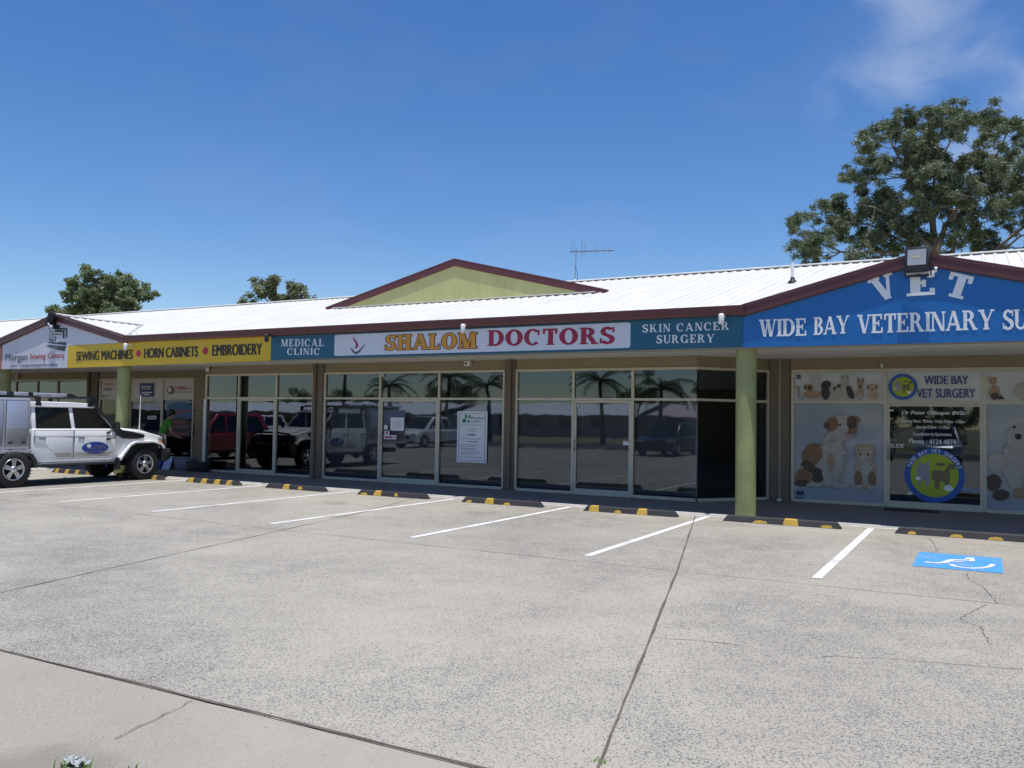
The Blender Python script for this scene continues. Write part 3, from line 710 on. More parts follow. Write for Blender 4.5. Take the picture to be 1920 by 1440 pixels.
# middle block, three glass fronts
frA = Front(-18.94, YW, -14.99, YW)
ml = [x+18.94 for x in [-18.91]+xs_((448.5,519,588), 747, YW)]
shopfront(frA, ml, (1,), lowmats={1: M_GLASSC})
m = MB(); frA.bar(m, -.01, .075, Z0-.02, 2.03, .034, .06); m.build('corner_post', M_FRAMEW, B)
frB = Front(-14.66, YW, -9.365, YW)
shopfront(frB, [.04]+[x+14.66 for x in xs_((713.5,824), 747, YW)]+[5.265], (1,), lowmats={1: M_GLASS})
frC = Front(-9.105, YW, -4.97, YW)
shopfront(frC, [.03]+[x+9.105 for x in xs_((1075.5,1187), 747, YW)]+[4.135], (1,), endr=False)
frD = Front(-4.97, YW, xV0, YV)
shopfront(frD, [0, frD.L-.03], (), endl=False)
# vet surgery
M_FILM = mat('pale_window_film', (.33,.37,.42), .07, noise=.05, nscale=2)
M_FILMW = mat('white_window_film', (.50,.51,.51), .07, noise=.05, nscale=2)
frV = Front(xV1, YV, 5.2, YV)
mv = [.03]+[x-xV1 for x in xs_((1660,1846), 747, YV)]; mv += [mv[-1]+1.72, mv[-1]+3.44]
shopfront(frV, mv, (1,), mats={0: M_FILMW, 1: M_FILMW, 2: M_FILMW, 3: M_FILMW}, lowmats={0: M_FILM, 1: M_GLASS, 2: M_FILM, 3: M_FILM})
# sewing shop and the shop beyond it
M_FILMP = mat('pinkish_white_film', (.62,.58,.55), .4)
frS = Front(xSl, YV, xSr, YV)
ms = [x-xSl for x in xs_((188,244,306), 749, YV)]+[frS.L-.03]
shopfront(frS, ms, (1,), mats={0: M_FILMP, 1: M_FILMP, 2: M_FILMP}, lowmats={0: M_GLASSD, 1: M_GLASSD, 2: M_GLASSD})
xl_ = xs_((30,70,108,164), 749, YV)
frL = Front(xl_[0]-6, YV, xl_[-1], YV)
shopfront(frL, [.1, 2.0, 4.0]+[x-xl_[0]+6 for x in xl_], ())
m = MB(); m.box(-33, xl_[0]-6, YV-.01, YV+.1, .03, 2.71); m.box(XL, -33, YV-.01, YV+.1, .03, 2.71); m.build('wall', M_WALL, B)
frR = Front(5.3, YV, XR-.3, YV); shopfront(frR, [.05, 1.8, 3.6, 5.4, frR.L-.05], (1,))
# vertical blinds behind the doctors' glass
def blinds(fr, t0, t1, z0=.12, z1=2.0):
    m = MB(); t = t0; k = 0
    while t < t1:
        a = random.uniform(.10, .20); h = .0475
        p, q = fr.P(t-h*math.cos(a), -.14-h*math.sin(a), 0), fr.P(t+h*math.cos(a), -.14+h*math.sin(a), 0)
        m.add([(p[0],p[1],z0),(q[0],q[1],z0),(q[0],q[1],z1),(p[0],p[1],z1)], [(0,1,2,3)]); t += .086
    m.build('vertical_blind', M_BLIND, B)
blinds(frB, .1, 1.75); blinds(frB, 1.85, 3.45); blinds(frB, 3.6, 5.2)
blinds(frC, .1, 1.4); blinds(frC, 1.5, 2.7); blinds(frC, 2.85, 4.1)
# inside left window: orange post panel and pale sheet over the glass
m = MB(); frA.quad(m, .05, .16, ZT+.03, ZH-.03, -.025); m.build('orange_strip', mat('orange_film', (.50,.22,.05), .5), B)
m = MB(); frA.quad(m, .16, .62, ZT+.03, ZH-.03, -.025); m.build('blue_sheet', mat('pale_blue_film', (.22,.26,.36), .5), B)
# roof vent pipe
vp = GX(1486,529,0)
d_ = RIGHT*((1486-960)/F_PX)+DOWN*((531-720)/F_PX)+FWD
s_ = (EZ-TAN*EY-CAMZ)/(d_.z-TAN*d_.y); vp = Vector((0,0,CAMZ))+d_*s_
m = MB(); m.tube([vp+Vector((0,0,-.1)), vp+Vector((0,0,.42))], .035, 14); vpo = m.build('vent_pipe', M_WHITE, B)
m = MB(); m.lathe([(.10,-.03),(.09,.03),(.05,.07),(.04,.12)], vp, n=16); sub(m.build('pipe_boot', M_BLACK), vpo)

# ================================================================== SIGNS
Y0 = YS
def sign_board(name, poly, mats, label, cat='sign', t=.03, y=Y0, group=None):
    m = MB(); m.prism(poly, 'y', y, y+t); o = m.build(name, mats, None, clean=True); return tag(o, label, cat, group)
def child(mb, name, mats, par): return mb.build(name, mats, par)
M_BLK = mat('black_vinyl', (.02,.019,.018), .5); M_RED = mat('red_vinyl', (.50,.03,.05), .5); M_WV = mat('white_vinyl', (.80,.82,.84), .5)
M_SW = mat('white_sign_face', (.66,.67,.72), .4, noise=.04, nscale=2); M_SY = mat('yellow_sign_face', (.72,.46,.012), .4, noise=.05, nscale=2)
M_ST = mat('teal_sign_face', (.010,.105,.18), .4, noise=.06, nscale=2); M_SB = mat('blue_sign_face', (.010,.14,.42), .4, noise=.06, nscale=2)
M_ORG = mat('orange_letter', (.64,.30,.03), .45); M_CRIM = mat('crimson_letter', (.34,.012,.05), .45); M_OUT = mat('dark_red_outline', (.20,.022,.012), .5)
M_SG = mat('grey_letter', (.13,.14,.15), .5)
E1 = .006
# salmon sign beyond the left gable
sign_board('shop_sign', [(-31,2.80),(-24.78,2.805),(-24.78,3.42),(-31,3.42)], mat('salmon_sign_face', (.55,.22,.12), .5, noise=.05), 'salmon coloured sign at the far left edge beside the white sewing gable')
# sewing centre gable
def bz(x): return 4.085-.236*abs(x+22.3)
s = sign_board('gable_sign', [(-24.75,2.805),(-21.725,2.80),(-21.725,3.408),(-19.62,3.425),(-19.62,bz(-19.62)),(-22.3,4.09),(-24.75,bz(-24.75))], M_SW, 'white gable sign of the sewing centre with a drawing of a sewing machine')
m = MB(); txt_px(m, font2d('Morgan', .012), 10, 51.5, 663, 680.5, Y0-E1); child(m, 'lettering', mat('grey_blue_letter', (.10,.13,.17), .5), s)
m = MB(); txt_px(m, font2d('Sewing Centre', .01), 56, 120.5, 661.5, 676, Y0-E1); child(m, 'lettering', M_RED, s)
m = MB(); txt_px(m, font2d('www.   morgansewingcentre.com.au', .01), 19, 108, 682, 688.5, Y0-E1); child(m, 'lettering', mat('grey_blue_letter', (.1,.1,.1)), s)
def Z9(L_, y=Y0-E1): return [(p.x, p.z) for p in (PX(a/9, 560+b/9, y) for a, b in L_)]
m = MB(); M_PIC = mat('charcoal_print', (.03,.035,.045), .5); M_PICG = mat('grey_print', (.40,.42,.44), .5)
for q in ([(900,490),(1135,500),(1135,660),(1112,655),(1112,525),(905,515)], [(1055,530),(1092,530),(1088,672),(1058,668)], [(922,520),(1052,530),(1046,572),(926,562)], [(908,588),(1040,598),(1040,613),(908,606)],
          [(928,636),(946,636),(940,716),(928,716)], [(826,680),(906,700),(902,722),(824,702)], [(775,738),(850,724),(960,745),(1000,725),(1120,738),(1122,790),(1000,770),(850,752)], [(765,795),(830,785),(1000,800),(1120,800),(1085,886),(1000,870),(880,832)],
          [(820,440),(1020,450),(1000,500),(905,510),(825,515)]): m.flat(Z9(q), Y0-E1)
o = child(m, 'sewing_machine_drawing', M_PIC, s)
m = MB()
for q in ([(828,530),(905,545),(900,690),(830,672)], [(845,805),(1000,822),(1070,825),(900,825)]): m.flat(Z9(q), Y0-E1-.002)
child(m, 'sewing_machine_shading', M_PICG, s)
# yellow sign
s = sign_board('shop_sign', [(-21.722,2.80),(-14.265,2.858),(-14.265,3.42),(-19.6,3.42),(-21.722,3.405)], M_SY, 'long yellow sign with black words sewing machines and two red dots')
def word(mb, data, u0, vb0, u1, vt1, hpx, y=Y0-E1, mi=0, ref=None):
    """word whose lower left corner is (u0, vb0) and upper right corner (u1, vt1); hpx: letter height at the left end"""
    a = PX(u0, vb0, y); b = PX(u1, vt1, y); a2 = PX(u0, vb0-hpx, y)
    h = a2.z-a.z; sl = (b.z-h-a.z)/(b.x-a.x)
    put_text(mb, data, a.x, b.x, a.z, a.z+h, y, mi, ref, slope=sl)
def wline(mats, par, *a, **k): m = MB(); word(m, *a, **k); child(m, 'lettering', mats, par)
WM = M_BLK
wline(WM, s, font2d('SEWING MACHINES', .05), 142.5, 676.6, 249.6, 655.2, 17.2)
wline(WM, s, font2d('HORN CABINETS', .05), 269.5, 672, 372, 649, 18.8)
wline(WM, s, font2d('EMBROIDERY', .05), 397.5, 667.6, 492, 643.4, 20.5)
for u, v, r in ((259.5,662.8,6.4), (385,657.8,7)):
    c = PX(u, v, Y0-E1); rr = abs(PX(u, v-r, Y0).z-PX(u, v, Y0).z)
    m = MB(); m.flat(ell(c.x, c.z, rr*1.05, rr), Y0-E1); child(m, 'red_dot', M_RED, s)
# doctors sign
s = sign_board('shop_sign', [(-14.26,2.875),(-3.522,2.885),(-3.522,3.425),(-14.26,3.41)], M_ST, 'long teal sign of the medical clinic with a white centre panel', group=None)
WM = M_WV
wline(WM, s, serif2d('MEDICAL', gap=.13), 527, 649.8, 607, 635, 14)
wline(WM, s, serif2d('CLINIC', gap=.13), 538, 665.6, 599, 652.2, 12.8)
wline(WM, s, serif2d('SKIN CANCER', gap=.16), 1204.5, 623.6, 1367.5, 602.6, 15.2)
wline(WM, s, serif2d('SURGERY', gap=.13), 1231, 644.2, 1340, 625.8, 15.6)
c_ = [PX(u, v, Y0) for u, v in ((627,668),(1182,650),(1182,603.5),(627,628))]
m = MB(); m.prism(rrect(c_[0].x, c_[1].x, 2.925, 3.385, .045), 'y', Y0-.008, Y0+.002); pn = child(m, 'centre_panel', M_SW, s)
m = MB(); yb = Y0-.012
S_ = serif2d('SHALOM', gap=.07, T=.27, t=.12, sh=.085); So = serif2d('SHALOM', g=.045, gap=.07, T=.27, t=.12, sh=.085)
m = MB(); word(m, So, 722, 657.2, 894.5, 622.8, 28.6, yb, 0, ref=S_); child(m, 'letter_outline', M_OUT, s)
m = MB(); word(m, S_, 722, 657.2, 894.5, 622.8, 28.6, yb-.007); child(m, 'lettering', M_ORG, s)
m = MB(); word(m, serif2d('DOCTORS', gap=.055, T=.26, t=.12, sh=.075), 913.5, 649.5, 1153, 612, 30.6, yb); child(m, 'lettering', M_CRIM, s)
def Z48(L_, y): return [(p.x, p.z) for p in (PX(500+a/4.8, 580+b/4.8, y) for a, b in L_)]
m = MB(); m.flat(Z48([(778,242),(790,268),(812,290),(824,315),(822,338),(806,352),(788,352),(800,336),(802,312),(790,290),(778,268)], yb), yb); child(m, 'logo_flame', M_CRIM, s)
m = MB(); m.flat(Z48([(753,342),(768,352),(785,376),(802,386),(830,372),(860,335),(893,305),(866,345),(836,388),(806,403),(785,398),(768,380)], yb), yb); child(m, 'logo_wing', mat('dark_slate_print', (.06,.08,.09), .5), s)
# vet gable sign
def bz2(x): return 4.065-.253*abs(x+.84)
s = sign_board('gable_sign', [(-3.517,2.878),(1.85,2.87),(1.85,bz2(1.85)),(-.84,4.075),(-3.517,bz2(-3.517))], M_SB, 'blue gable sign of the veterinary surgery with white serif words')
kk = dict(T=.22, t=.10, sl=.07, sh=.09)
wline(WM, s, serif2d('WIDE', gap=.02, **kk), 1423, 631.4, 1512, 596.5, 32)
wline(WM, s, serif2d('BAY', gap=.02, **kk), 1525.6, 628.3, 1592.4, 591, 33.4)
wline(WM, s, serif2d('VETERINARY', gap=.02, **kk), 1607.3, 625.5, 1864.4, 579.8, 35)
wline(WM, s, serif2d('SURGERY', gap=.02, **kk), 1880.5, 619.2, 2068, 571, 38.5)
m = MB()
def arcl(ch, u, v, hpx, wpx, rot):
    c = PX(u, v, Y0-E1); h = PX(u, v-hpx/2, Y0).z-PX(u, v+hpx/2, Y0).z; w = PX(u+wpx/2, v, Y0).x-PX(u-wpx/2, v, Y0).x
    put_text(m, serif2d(ch, T=.27, t=.14, sl=.10, sh=.13), c.x-w/2, c.x+w/2, c.z-h/2, c.z+h/2, Y0-E1, rot=rot)
arcl('V', 1657, 539, 46, 48, R(20)); arcl('E', 1726, 532, 44, 53, R(1)); arcl('T', 1797, 536, 45, 46, R(-18))
child(m, 'lettering', M_WV, s)

# ================================================================== PRINTS AND NOTICES ON THE GLASS
YP = YV-.022
def Z7(L_, y=YP): return [(p.x, p.z) for p in (PX(1460+a/3.4283, 680+b/3.4283, y) for a, b in L_)]
def blob(cx, cy, rx, ry, n=18, j=.1, rot=0):
    o = []; n *= 3; j *= .8
    for i in range(n):
        a = 2*math.pi*i/n; k = 1+random.uniform(-j, j); x, y = rx*k*math.cos(a), ry*k*math.sin(a)
        o.append((cx+x*math.cos(rot)-y*math.sin(rot), cy+x*math.sin(rot)+y*math.cos(rot)))
    return o
FUR = [mat('fur_print_%s' % n_, c, .6, noise=.16, nscale=14) for n_, c in (('cream', (.46,.43,.38)), ('rust', (.26,.14,.075)), ('brown', (.10,.065,.045)), ('pink', (.42,.24,.21)), ('ginger', (.48,.33,.22)), ('black', (.035,.033,.035)), ('tan', (.40,.27,.16)), ('grey', (.30,.30,.33)))]
def soften(m):
    t = m.node_tree; b = t.nodes['Principled BSDF']; o = t.nodes['Material Output']; N = t.nodes.new; L = t.links.new
    at = N('ShaderNodeAttribute'); at.attribute_name = 'soft'; c = N('ShaderNodeTexCoord'); n = N('ShaderNodeTexNoise'); n.inputs['Scale'].default_value = 26; n.inputs['Detail'].default_value = 4; n.inputs['Roughness'].default_value = .7
    L(c.outputs['Object'], n.inputs['Vector']); k = N('ShaderNodeMath'); k.operation = 'MULTIPLY_ADD'; k.inputs[1].default_value = 1.3; L(n.outputs[0], k.inputs[0]); L(at.outputs['Fac'], k.inputs[2])
    r = N('ShaderNodeMapRange'); r.interpolation_type = 'SMOOTHSTEP'; r.inputs[1].default_value = .75; r.inputs[2].default_value = 1.35; r.inputs[4].default_value = .93; L(k.outputs[0], r.inputs[0])
    tr = N('ShaderNodeBsdfTransparent'); x = N('ShaderNodeMixShader'); L(r.outputs[0], x.inputs[0]); L(tr.outputs[0], x.inputs[1]); L(b.outputs[0], x.inputs[2]); L(x.outputs[0], o.inputs[0])
for m_ in FUR: soften(m_)
FUR += [mat('hair_print_%s' % n_, c, .7) for n_, c in (('white', (.52,.50,.46)), ('sand', (.41,.36,.29)), ('grey', (.36,.34,.32)), ('russet', (.20,.10,.05)), ('chestnut', (.32,.18,.09)), ('umber', (.075,.048,.035)), ('cocoa', (.14,.09,.06)), ('apricot', (.54,.41,.28)), ('amber', (.40,.26,.15)), ('soot', (.055,.052,.055)))]
HAIRS = {0: [8,8,9,10], 1: [11,12,12], 2: [13,14], 4: [15,16,8], 5: [17], 6: [16,9,12], 7: [10,8]}
class Print:
    def __init__(s, y=YP): s.m = MB(); s.k = 0; s.y = y; s.w = []
    def __call__(s, poly, mi):
        """soft-edged figure: solid inside, thinning out over its rim"""
        q = Z7(poly, s.y); n = len(q); y = s.y-.0007*s.k; s.k += 1
        if sum(q[i][0]*q[(i+1)%n][1]-q[(i+1)%n][0]*q[i][1] for i in range(n)) < 0: q = q[::-1]
        cx, cz = sum(p_[0] for p_ in q)/n, sum(p_[1] for p_ in q)/n
        o = len(s.m.v); s.m.add([(p_[0], y, p_[1]) for p_ in q]+[(cx+(p_[0]-cx)*.70, y, cz+(p_[1]-cz)*.70) for p_ in q]+[(cx, y, cz)],
            [(i, (i+1)%n, n+(i+1)%n, n+i) for i in range(n)]+[(n+i, n+(i+1)%n, 2*n) for i in range(n)], mi)
        s.w += [0.]*n+[1.]*(n+1)
        xs = [p_[0] for p_ in poly]; ys = [p_[1] for p_ in poly]; W, H = max(xs)-min(xs), max(ys)-min(ys)
        if mi in HAIRS and min(W, H) > 30:                     # strokes of hair over the larger patches
            mx_, my_ = sum(xs)/len(xs), sum(ys)/len(ys)
            for _ in range(int(W*H/55)):
                r, t = math.sqrt(random.random())*.92, random.uniform(0, 6.283); e = poly[int(t/6.284*len(poly))]
                px, py = mx_+(e[0]-mx_)*r, my_+(e[1]-my_)*r; l = random.uniform(5, 12)*(1 if H > 90 else .5); w = random.uniform(1.0, 2.4)*(1 if H > 90 else .7); aa = random.gauss(1.57, .45)+(px-mx_)/max(W, 1)*.9
                dx, dy = math.cos(aa)*l, math.sin(aa)*l; nx, ny = -math.sin(aa)*w, math.cos(aa)*w
                q = Z7([(px, py), (px+dx*.4+nx, py+dy*.4+ny), (px+dx, py+dy), (px+dx*.4-nx, py+dy*.4-ny)], s.y)
                if (q[1][0]-q[0][0])*(q[2][1]-q[0][1])-(q[1][1]-q[0][1])*(q[2][0]-q[0][0]) < 0: q = q[::-1]
                s.m.add([(p_[0], y-random.uniform(.0001, .0006), p_[1]) for p_ in q], [(0,1,2,3)], random.choice(HAIRS[mi])); s.w += [1.]*4
    def build(s, par):
        o = s.m.build('animal_picture', FUR, par); a = o.data.attributes.new('soft', 'FLOAT', 'POINT')
        for i, w in enumerate(s.w): a.data[i].value = w
        return o
ps = empty('window_poster', PX(1570,945,YV), 'large window poster of a sitting puppy and a ginger kitten', 'poster', world=True)
p = Print()
p(blob(350,610,95,200,22,.06), 0); p([(150,640),(230,540),(320,480),(420,470),(450,560),(430,700),(390,800),(330,810),(200,800),(120,800),(95,760),(100,700)], 0)
p(blob(400,790,70,22), 0); p(blob(215,590,70,85,18,.1,.5), 1); p([(150,620),(185,620),(235,665),(285,690),(290,745),(280,765),(225,735),(165,690),(135,650)], 2); p(blob(160,735,60,60,18,.12), 1); p(blob(250,745,42,30), 2)
p(blob(150,775,50,26), 2); p(blob(230,785,60,18), 0); p(blob(410,420,100,95,20,.05), 0); p(blob(345,395,44,50,16,.1,.3), 1); p(blob(310,405,22,20), 2)
p([(435,350),(480,335),(515,340),(532,365),(510,372),(508,410),(500,450),(475,475),(450,455),(430,410)], 1); p(blob(470,385,34,46,14,.1), 2)
p(blob(420,430,32,50), 0); p(blob(450,460,24,24), 3); p(blob(456,448,11,8), 5); p(blob(395,400,8,8), 5); p(blob(455,405,8,8), 5)
p(blob(350,690,16,70), 0); p(blob(335,640,22,60,14,.2), 6)
p(blob(560,700,75,115,20,.06), 4); p(blob(565,690,42,90), 0); p(blob(555,580,68,62,18,.05), 4); p([(497,560),(500,510),(545,535)], 4); p([(570,535),(612,518),(618,570)], 4)
p(blob(548,612,36,30), 0); p(blob(525,590,8,8), 5); p(blob(575,592,8,8), 5); p(blob(512,745,28,55), 1); p(blob(600,745,28,55), 1); p(blob(520,800,30,16), 0); p(blob(595,800,30,16), 0)
p.build(ps)
m = MB(); y = YP-.004
for q in ([(117,822),(136,822),(136,850),(117,850)], [(140,824),(160,824),(160,852),(140,852)]): m.flat(Z7(q, y), y)
txt_px(m, font2d("Hill's", .02), 1460+110/3.4283, 1460+163/3.4283, 680+860/3.4283, 680+878/3.4283, y); m.build('brand_mark', mat('navy_print', (.02,.03,.16), .5), ps)

ps = empty('window_poster', PX(1570,750,YV), 'narrow window poster with a row of six dogs and a kitten', 'poster', world=True)
p = Print()
p(blob(128,195,9,40), 7); p(blob(122,160,16,12), 7); p(blob(145,228,18,8), 7)
p(blob(215,205,65,27), 6); p(blob(195,160,30,26), 6); p(blob(200,163,16,18), 2); p(blob(170,158,9,18), 2)
p(blob(302,195,30,46), 5); p(blob(308,140,30,28), 5); p(blob(285,150,12,26), 5)
p(blob(372,198,34,44), 0); p(blob(390,150,24,20), 0); p(blob(388,150,15,12), 5); p(blob(360,165,10,14), 5)
p(blob(432,185,36,55), 0); p(blob(425,112,26,28), 0); p(blob(410,95,10,16), 7); p(blob(440,95,8,18), 7); p(blob(460,190,22,52,14,.1,-.4), 5)
p(blob(525,195,26,46), 6); p(blob(525,140,22,24), 6); p([(505,130),(508,84),(524,122)], 2); p([(530,122),(545,84),(548,130)], 2); p(blob(525,155,9,12), 5); p(blob(525,215,16,26), 0)
p(blob(605,210,40,28), 4); p(blob(602,160,26,26), 4); p(blob(577,160,9,20), 1); p(blob(628,160,9,20), 1); p(blob(602,172,8,7), 2)
p.build(ps)
m = MB(); m.flat(Z7([(115,78),(140,78),(140,92),(115,92)], y), y); m.flat(Z7([(112,97),(144,97),(144,104),(112,104)], y), y); m.build('brand_mark', MATS['navy_print'], ps)

M_NAVY = mat('navy_letter', (.035,.06,.26), .5); M_RING = mat('blue_ring_print', (.02,.10,.42), .5); M_LIME = mat('lime_disc_print', (.36,.46,.02), .5)
def vet_badge(par, cx, cy, ro, ri, y, writing):
    c = Z7([(cx, cy)], y)[0]; k = abs(Z7([(cx, cy-ro)], y)[0][1]-c[1])/ro
    m = MB(); m.flat(ell(c[0], c[1], ro*k, ro*k, 40), y); m.build('badge_ring', M_RING, par)
    m = MB(); m.flat(ell(c[0], c[1], ri*k, ri*k, 40), y-.002); m.build('badge_disc', M_LIME, par)
    q = ri/140
    def T_(L_): return [(c[0]+(a-1000)*k*q, c[1]-(b-725)*k*q) for a, b in L_]
    m = MB(); yy = y-.004
    m.flat(T_([(905,655),(915,635),(932,655),(950,652),(968,632),(972,668),(970,700),(975,735),(968,795),(950,800),(945,760),(925,760),(920,798),(905,795),(900,740),(895,700)]), yy, 0)
    m.flat(T_([(985,700),(1000,690),(1030,690),(1060,695),(1075,665),(1085,640),(1092,645),(1088,690),(1092,735),(1080,790),(1062,792),(1058,760),(1030,765),(1028,812),(1005,812),(1000,760),(985,745)]), yy, 1)
    m.flat(T_(blob(1035,652,28,12)), yy-.001, 1); m.flat(T_(blob(1105,665,18,20)), yy-.001, 1)
    m.flat(T_(blob(905,748,16,12)), yy-.001, 2); m.flat(T_(blob(1082,803,26,20,16,.2)), yy-.001, 2)
    m.build('badge_animals', [mat('badge_grey', (.30,.30,.33), .6), mat('badge_brown', (.19,.16,.07), .6), M_WV], par)
    if writing:
        m = MB(); s_ = 'WIDE BAY VET SURGERY'; rt = (ro+ri)/2*k
        for i, ch in enumerate(s_):
            if ch == ' ': continue
            a = R(158-136*i/(len(s_)-1)); px, pz = c[0]+rt*math.cos(a), c[1]+rt*math.sin(a); h = (ro-ri)*k*.62
            put_text(m, font2d(ch, .03), px-h*.36*(.45 if ch == 'I' else 1), px+h*.36*(.45 if ch == 'I' else 1), pz-h/2, pz+h/2, y-.003, rot=a-math.pi/2)
        m.build('badge_lettering', M_WV, par)
vs1 = empty('window_sign', PX(1755,750,YV), 'sign above the vet door with a round badge and navy words', 'window sign', world=True)
vet_badge(vs1, 798, 155, 84, 64, YP, False)
m = MB(); txt_px(m, font2d('WIDE BAY', .03), 1460+935/3.4283, 1460+1220/3.4283, 680+84/3.4283, 680+139/3.4283, YP); m.build('lettering', M_NAVY, vs1)
m = MB(); txt_px(m, font2d('VET SURGERY', .03), 1460+888/3.4283, 1460+1265/3.4283, 680+167/3.4283, 680+226/3.4283, YP); m.build('lettering', M_NAVY, vs1)
vs2 = empty('window_sign', PX(1750,940,YV), 'round blue and lime badge with cat and dog stuck on the vet door', 'window sticker', world=True)
vet_badge(vs2, 1000, 725, 175, 140, YP-.004, True)
vs3 = empty('window_sign', PX(1750,800,YV), 'white opening hours lettering on the dark vet door', 'window lettering', world=True)
m = MB()
for t, x0, x1, yt, yb2, b, sh in (('Dr Peter Gillespie BVSc',790,1205,310,341,.022,.25), ('Opening Hours : Monday - Friday 8.00am - 5.30pm',792,1197,366,393,.02,0), ('Saturday 8.30am - 11.30am',885,1097,404,431,.02,0),
        ('Consultations by Appointment',863,1112,448,476,.02,0), ('Phone : 4124 4874',838,1140,491,522,.022,0), ('SLIDE',714,810,521,546,.02,.25)):
    m = MB(); txt_px(m, font2d(t, b, sh), 1460+x0/3.4283, 1460+x1/3.4283, 680+yt/3.4283, 680+yb2/3.4283, YP-.004); m.build('lettering', M_WV, vs3)
m = MB(); m.flat(Z7([(705,302),(738,304),(738,312),(705,310)], YP-.004), YP-.004)
m.build('door_label', M_WV, vs3)
# right-hand vet window: cat in the top light, spotted dogs below
ps = empty('window_poster', PX(1900,950,YV), 'vet window poster with a pale fluffy dog cut by the right edge', 'poster', world=True)
p = Print()
p(blob(1380,770,60,60), 2); p(blob(1430,850,60,40), 2); p(blob(1540,640,120,200,20,.06), 0); p(blob(1540,480,85,95), 0); p(blob(1515,415,14,10), 5); p(blob(1540,475,26,22), 5); p(blob(1600,420,14,10), 5); p(blob(1400,640,70,80), 0); p(blob(1560,840,60,40), 6); p(blob(1650,760,90,110), 0)
p.build(ps)
ps = empty('window_poster', PX(1900,750,YV), 'top window poster with a sitting tabby cat beside the vet name', 'poster', world=True)
p = Print(); p(blob(1385,190,40,52), 6); p(blob(1375,115,28,26), 6); p([(1350,110),(1352,84),(1372,100)], 6); p([(1385,98),(1402,84),(1402,112)], 6); p(blob(1390,215,30,26), 2); p([(1420,200),(1460,235),(1410,240)], 5); p(blob(1378,120,9,8), 0)
p(blob(1580,180,70,60), 0); p.build(ps)

# doctors' front door notices
YN = YW-.02
def paper(name, u0, v0, u1, v1, mats, label, cat, y=YN):
    a, b = PX(u0, v1, y), PX(u1, v0, y); m = MB(); m.prism([(a.x,a.z),(b.x,a.z),(b.x,b.z),(a.x,b.z)], 'y', y, y+.004); o = m.build(name, mats, None, clean=True); return tag(o, label, cat), a, b
M_PAPER = mat('white_paper', (.70,.73,.78), .6)
o, a, b = paper('notice_poster', 856, 772, 914, 866, M_PAPER, 'tall white notice with green logo on the glass right of the doctors door', 'notice')
def rel(a, b, x, z): return (a.x+(b.x-a.x)*x, a.z+(b.z-a.z)*z)
def rbox(m, a, b, x0, z0, x1, z1, y, mi=0): p0, p1 = rel(a,b,x0,z0), rel(a,b,x1,z1); m.flat([p0,(p1[0],p0[1]),p1,(p0[0],p1[1])], y, mi)
yn = YN-.002
m = MB()
for q in ((.06,.035,.94,.042),(.06,.958,.94,.965),(.06,.035,.075,.965),(.925,.035,.94,.965)): rbox(m, a, b, *q, yn)
m.build('border', mat('slate_blue_print', (.05,.09,.16), .6), o)
m = MB(); rbox(m,a,b,.25,.87,.33,.94,yn,0); rbox(m,a,b,.17,.78,.30,.86,yn,0); rbox(m,a,b,.36,.86,.46,.93,yn,1); rbox(m,a,b,.34,.78,.42,.83,yn,0); m.build('logo', [mat('teal_print', (.03,.20,.19), .6), mat('leaf_green_print', (.16,.34,.14), .6)], o)
m = MB(); p0, p1 = rel(a,b,.48,.85), rel(a,b,.9,.9); put_text(m, font2d('Medical', .01), p0[0], p1[0], p0[1], p1[1], yn); m.build('lettering', MATS['teal_print'], o); m = MB(); p0, p1 = rel(a,b,.48,.79), rel(a,b,.78,.84); put_text(m, font2d('Centre', .01), p0[0], p1[0], p0[1], p1[1], yn); m.build('lettering', MATS['teal_print'], o)
m = MB()
for z, x0, x1, h in ((.73,.15,.88,.008),(.66,.35,.65,.008),(.63,.33,.68,.008),(.60,.44,.55,.008),(.53,.35,.62,.028),(.46,.12,.85,.008),(.40,.35,.70,.014),(.34,.12,.72,.008),(.31,.12,.6,.008),(.27,.12,.62,.008),(.24,.12,.7,.008),(.19,.12,.78,.008),(.16,.12,.6,.008),(.10,.12,.85,.008)): rbox(m,a,b,x0,z,x1,z+h,yn)
m.build('printed_lines', mat('grey_ink', (.16,.17,.2), .6), o)
# translucent blue-white sheet behind the notice
o, a, b = paper('notice_poster', 838, 764, 936, 884, mat('hazy_blue_sheet', (.30,.36,.44), .5), 'faint blue backing sheet behind the tall white notice', 'backing sheet', YN+.06)
o, a, b = paper('notice_paper', 732, 783, 758, 807, M_PAPER, 'square white paper taped to the doctors sliding door', 'notice')
m = MB()
for k in range(6): rbox(m,a,b,.15,.2+.1*k,.8,.215+.1*k,yn)
m.build('printed_lines', MATS['grey_ink'], o)
o, a, b = paper('door_sticker', 720, 797, 727, 805, M_PAPER, 'small white sticker on the doctors door above a red one', 'sticker')
o, a, b = paper('door_sticker', 720.5, 808, 730.5, 815, M_PAPER, 'small no entry style sticker with red print on the doctors door', 'sticker')
m = MB(); rbox(m,a,b,.1,.2,.9,.35,yn); rbox(m,a,b,.3,.4,.7,.9,yn); m.build('red_print', M_RED, o)
o, a, b = paper('door_sticker', 719.5, 816, 743.5, 823, M_PAPER, 'long pink and white arrow sticker on the doctors door', 'sticker')
m = MB(); rbox(m,a,b,.06,.25,.7,.7,yn); m.flat([rel(a,b,*q) for q in ((.75,.4),(.86,.4),(.86,.2),(.97,.5),(.86,.8),(.86,.6),(.75,.6))], yn); m.build('arrow_print', mat('dark_pink_print', (.30,.05,.09), .6), o)
o, a, b = paper('door_sticker', 1168, 826.5, 1182, 834.5, M_PAPER, 'small white sticker with red top on the right glass door', 'sticker')
m = MB(); rbox(m,a,b,.05,.8,.95,.95,yn); m.build('red_print', M_RED, o)
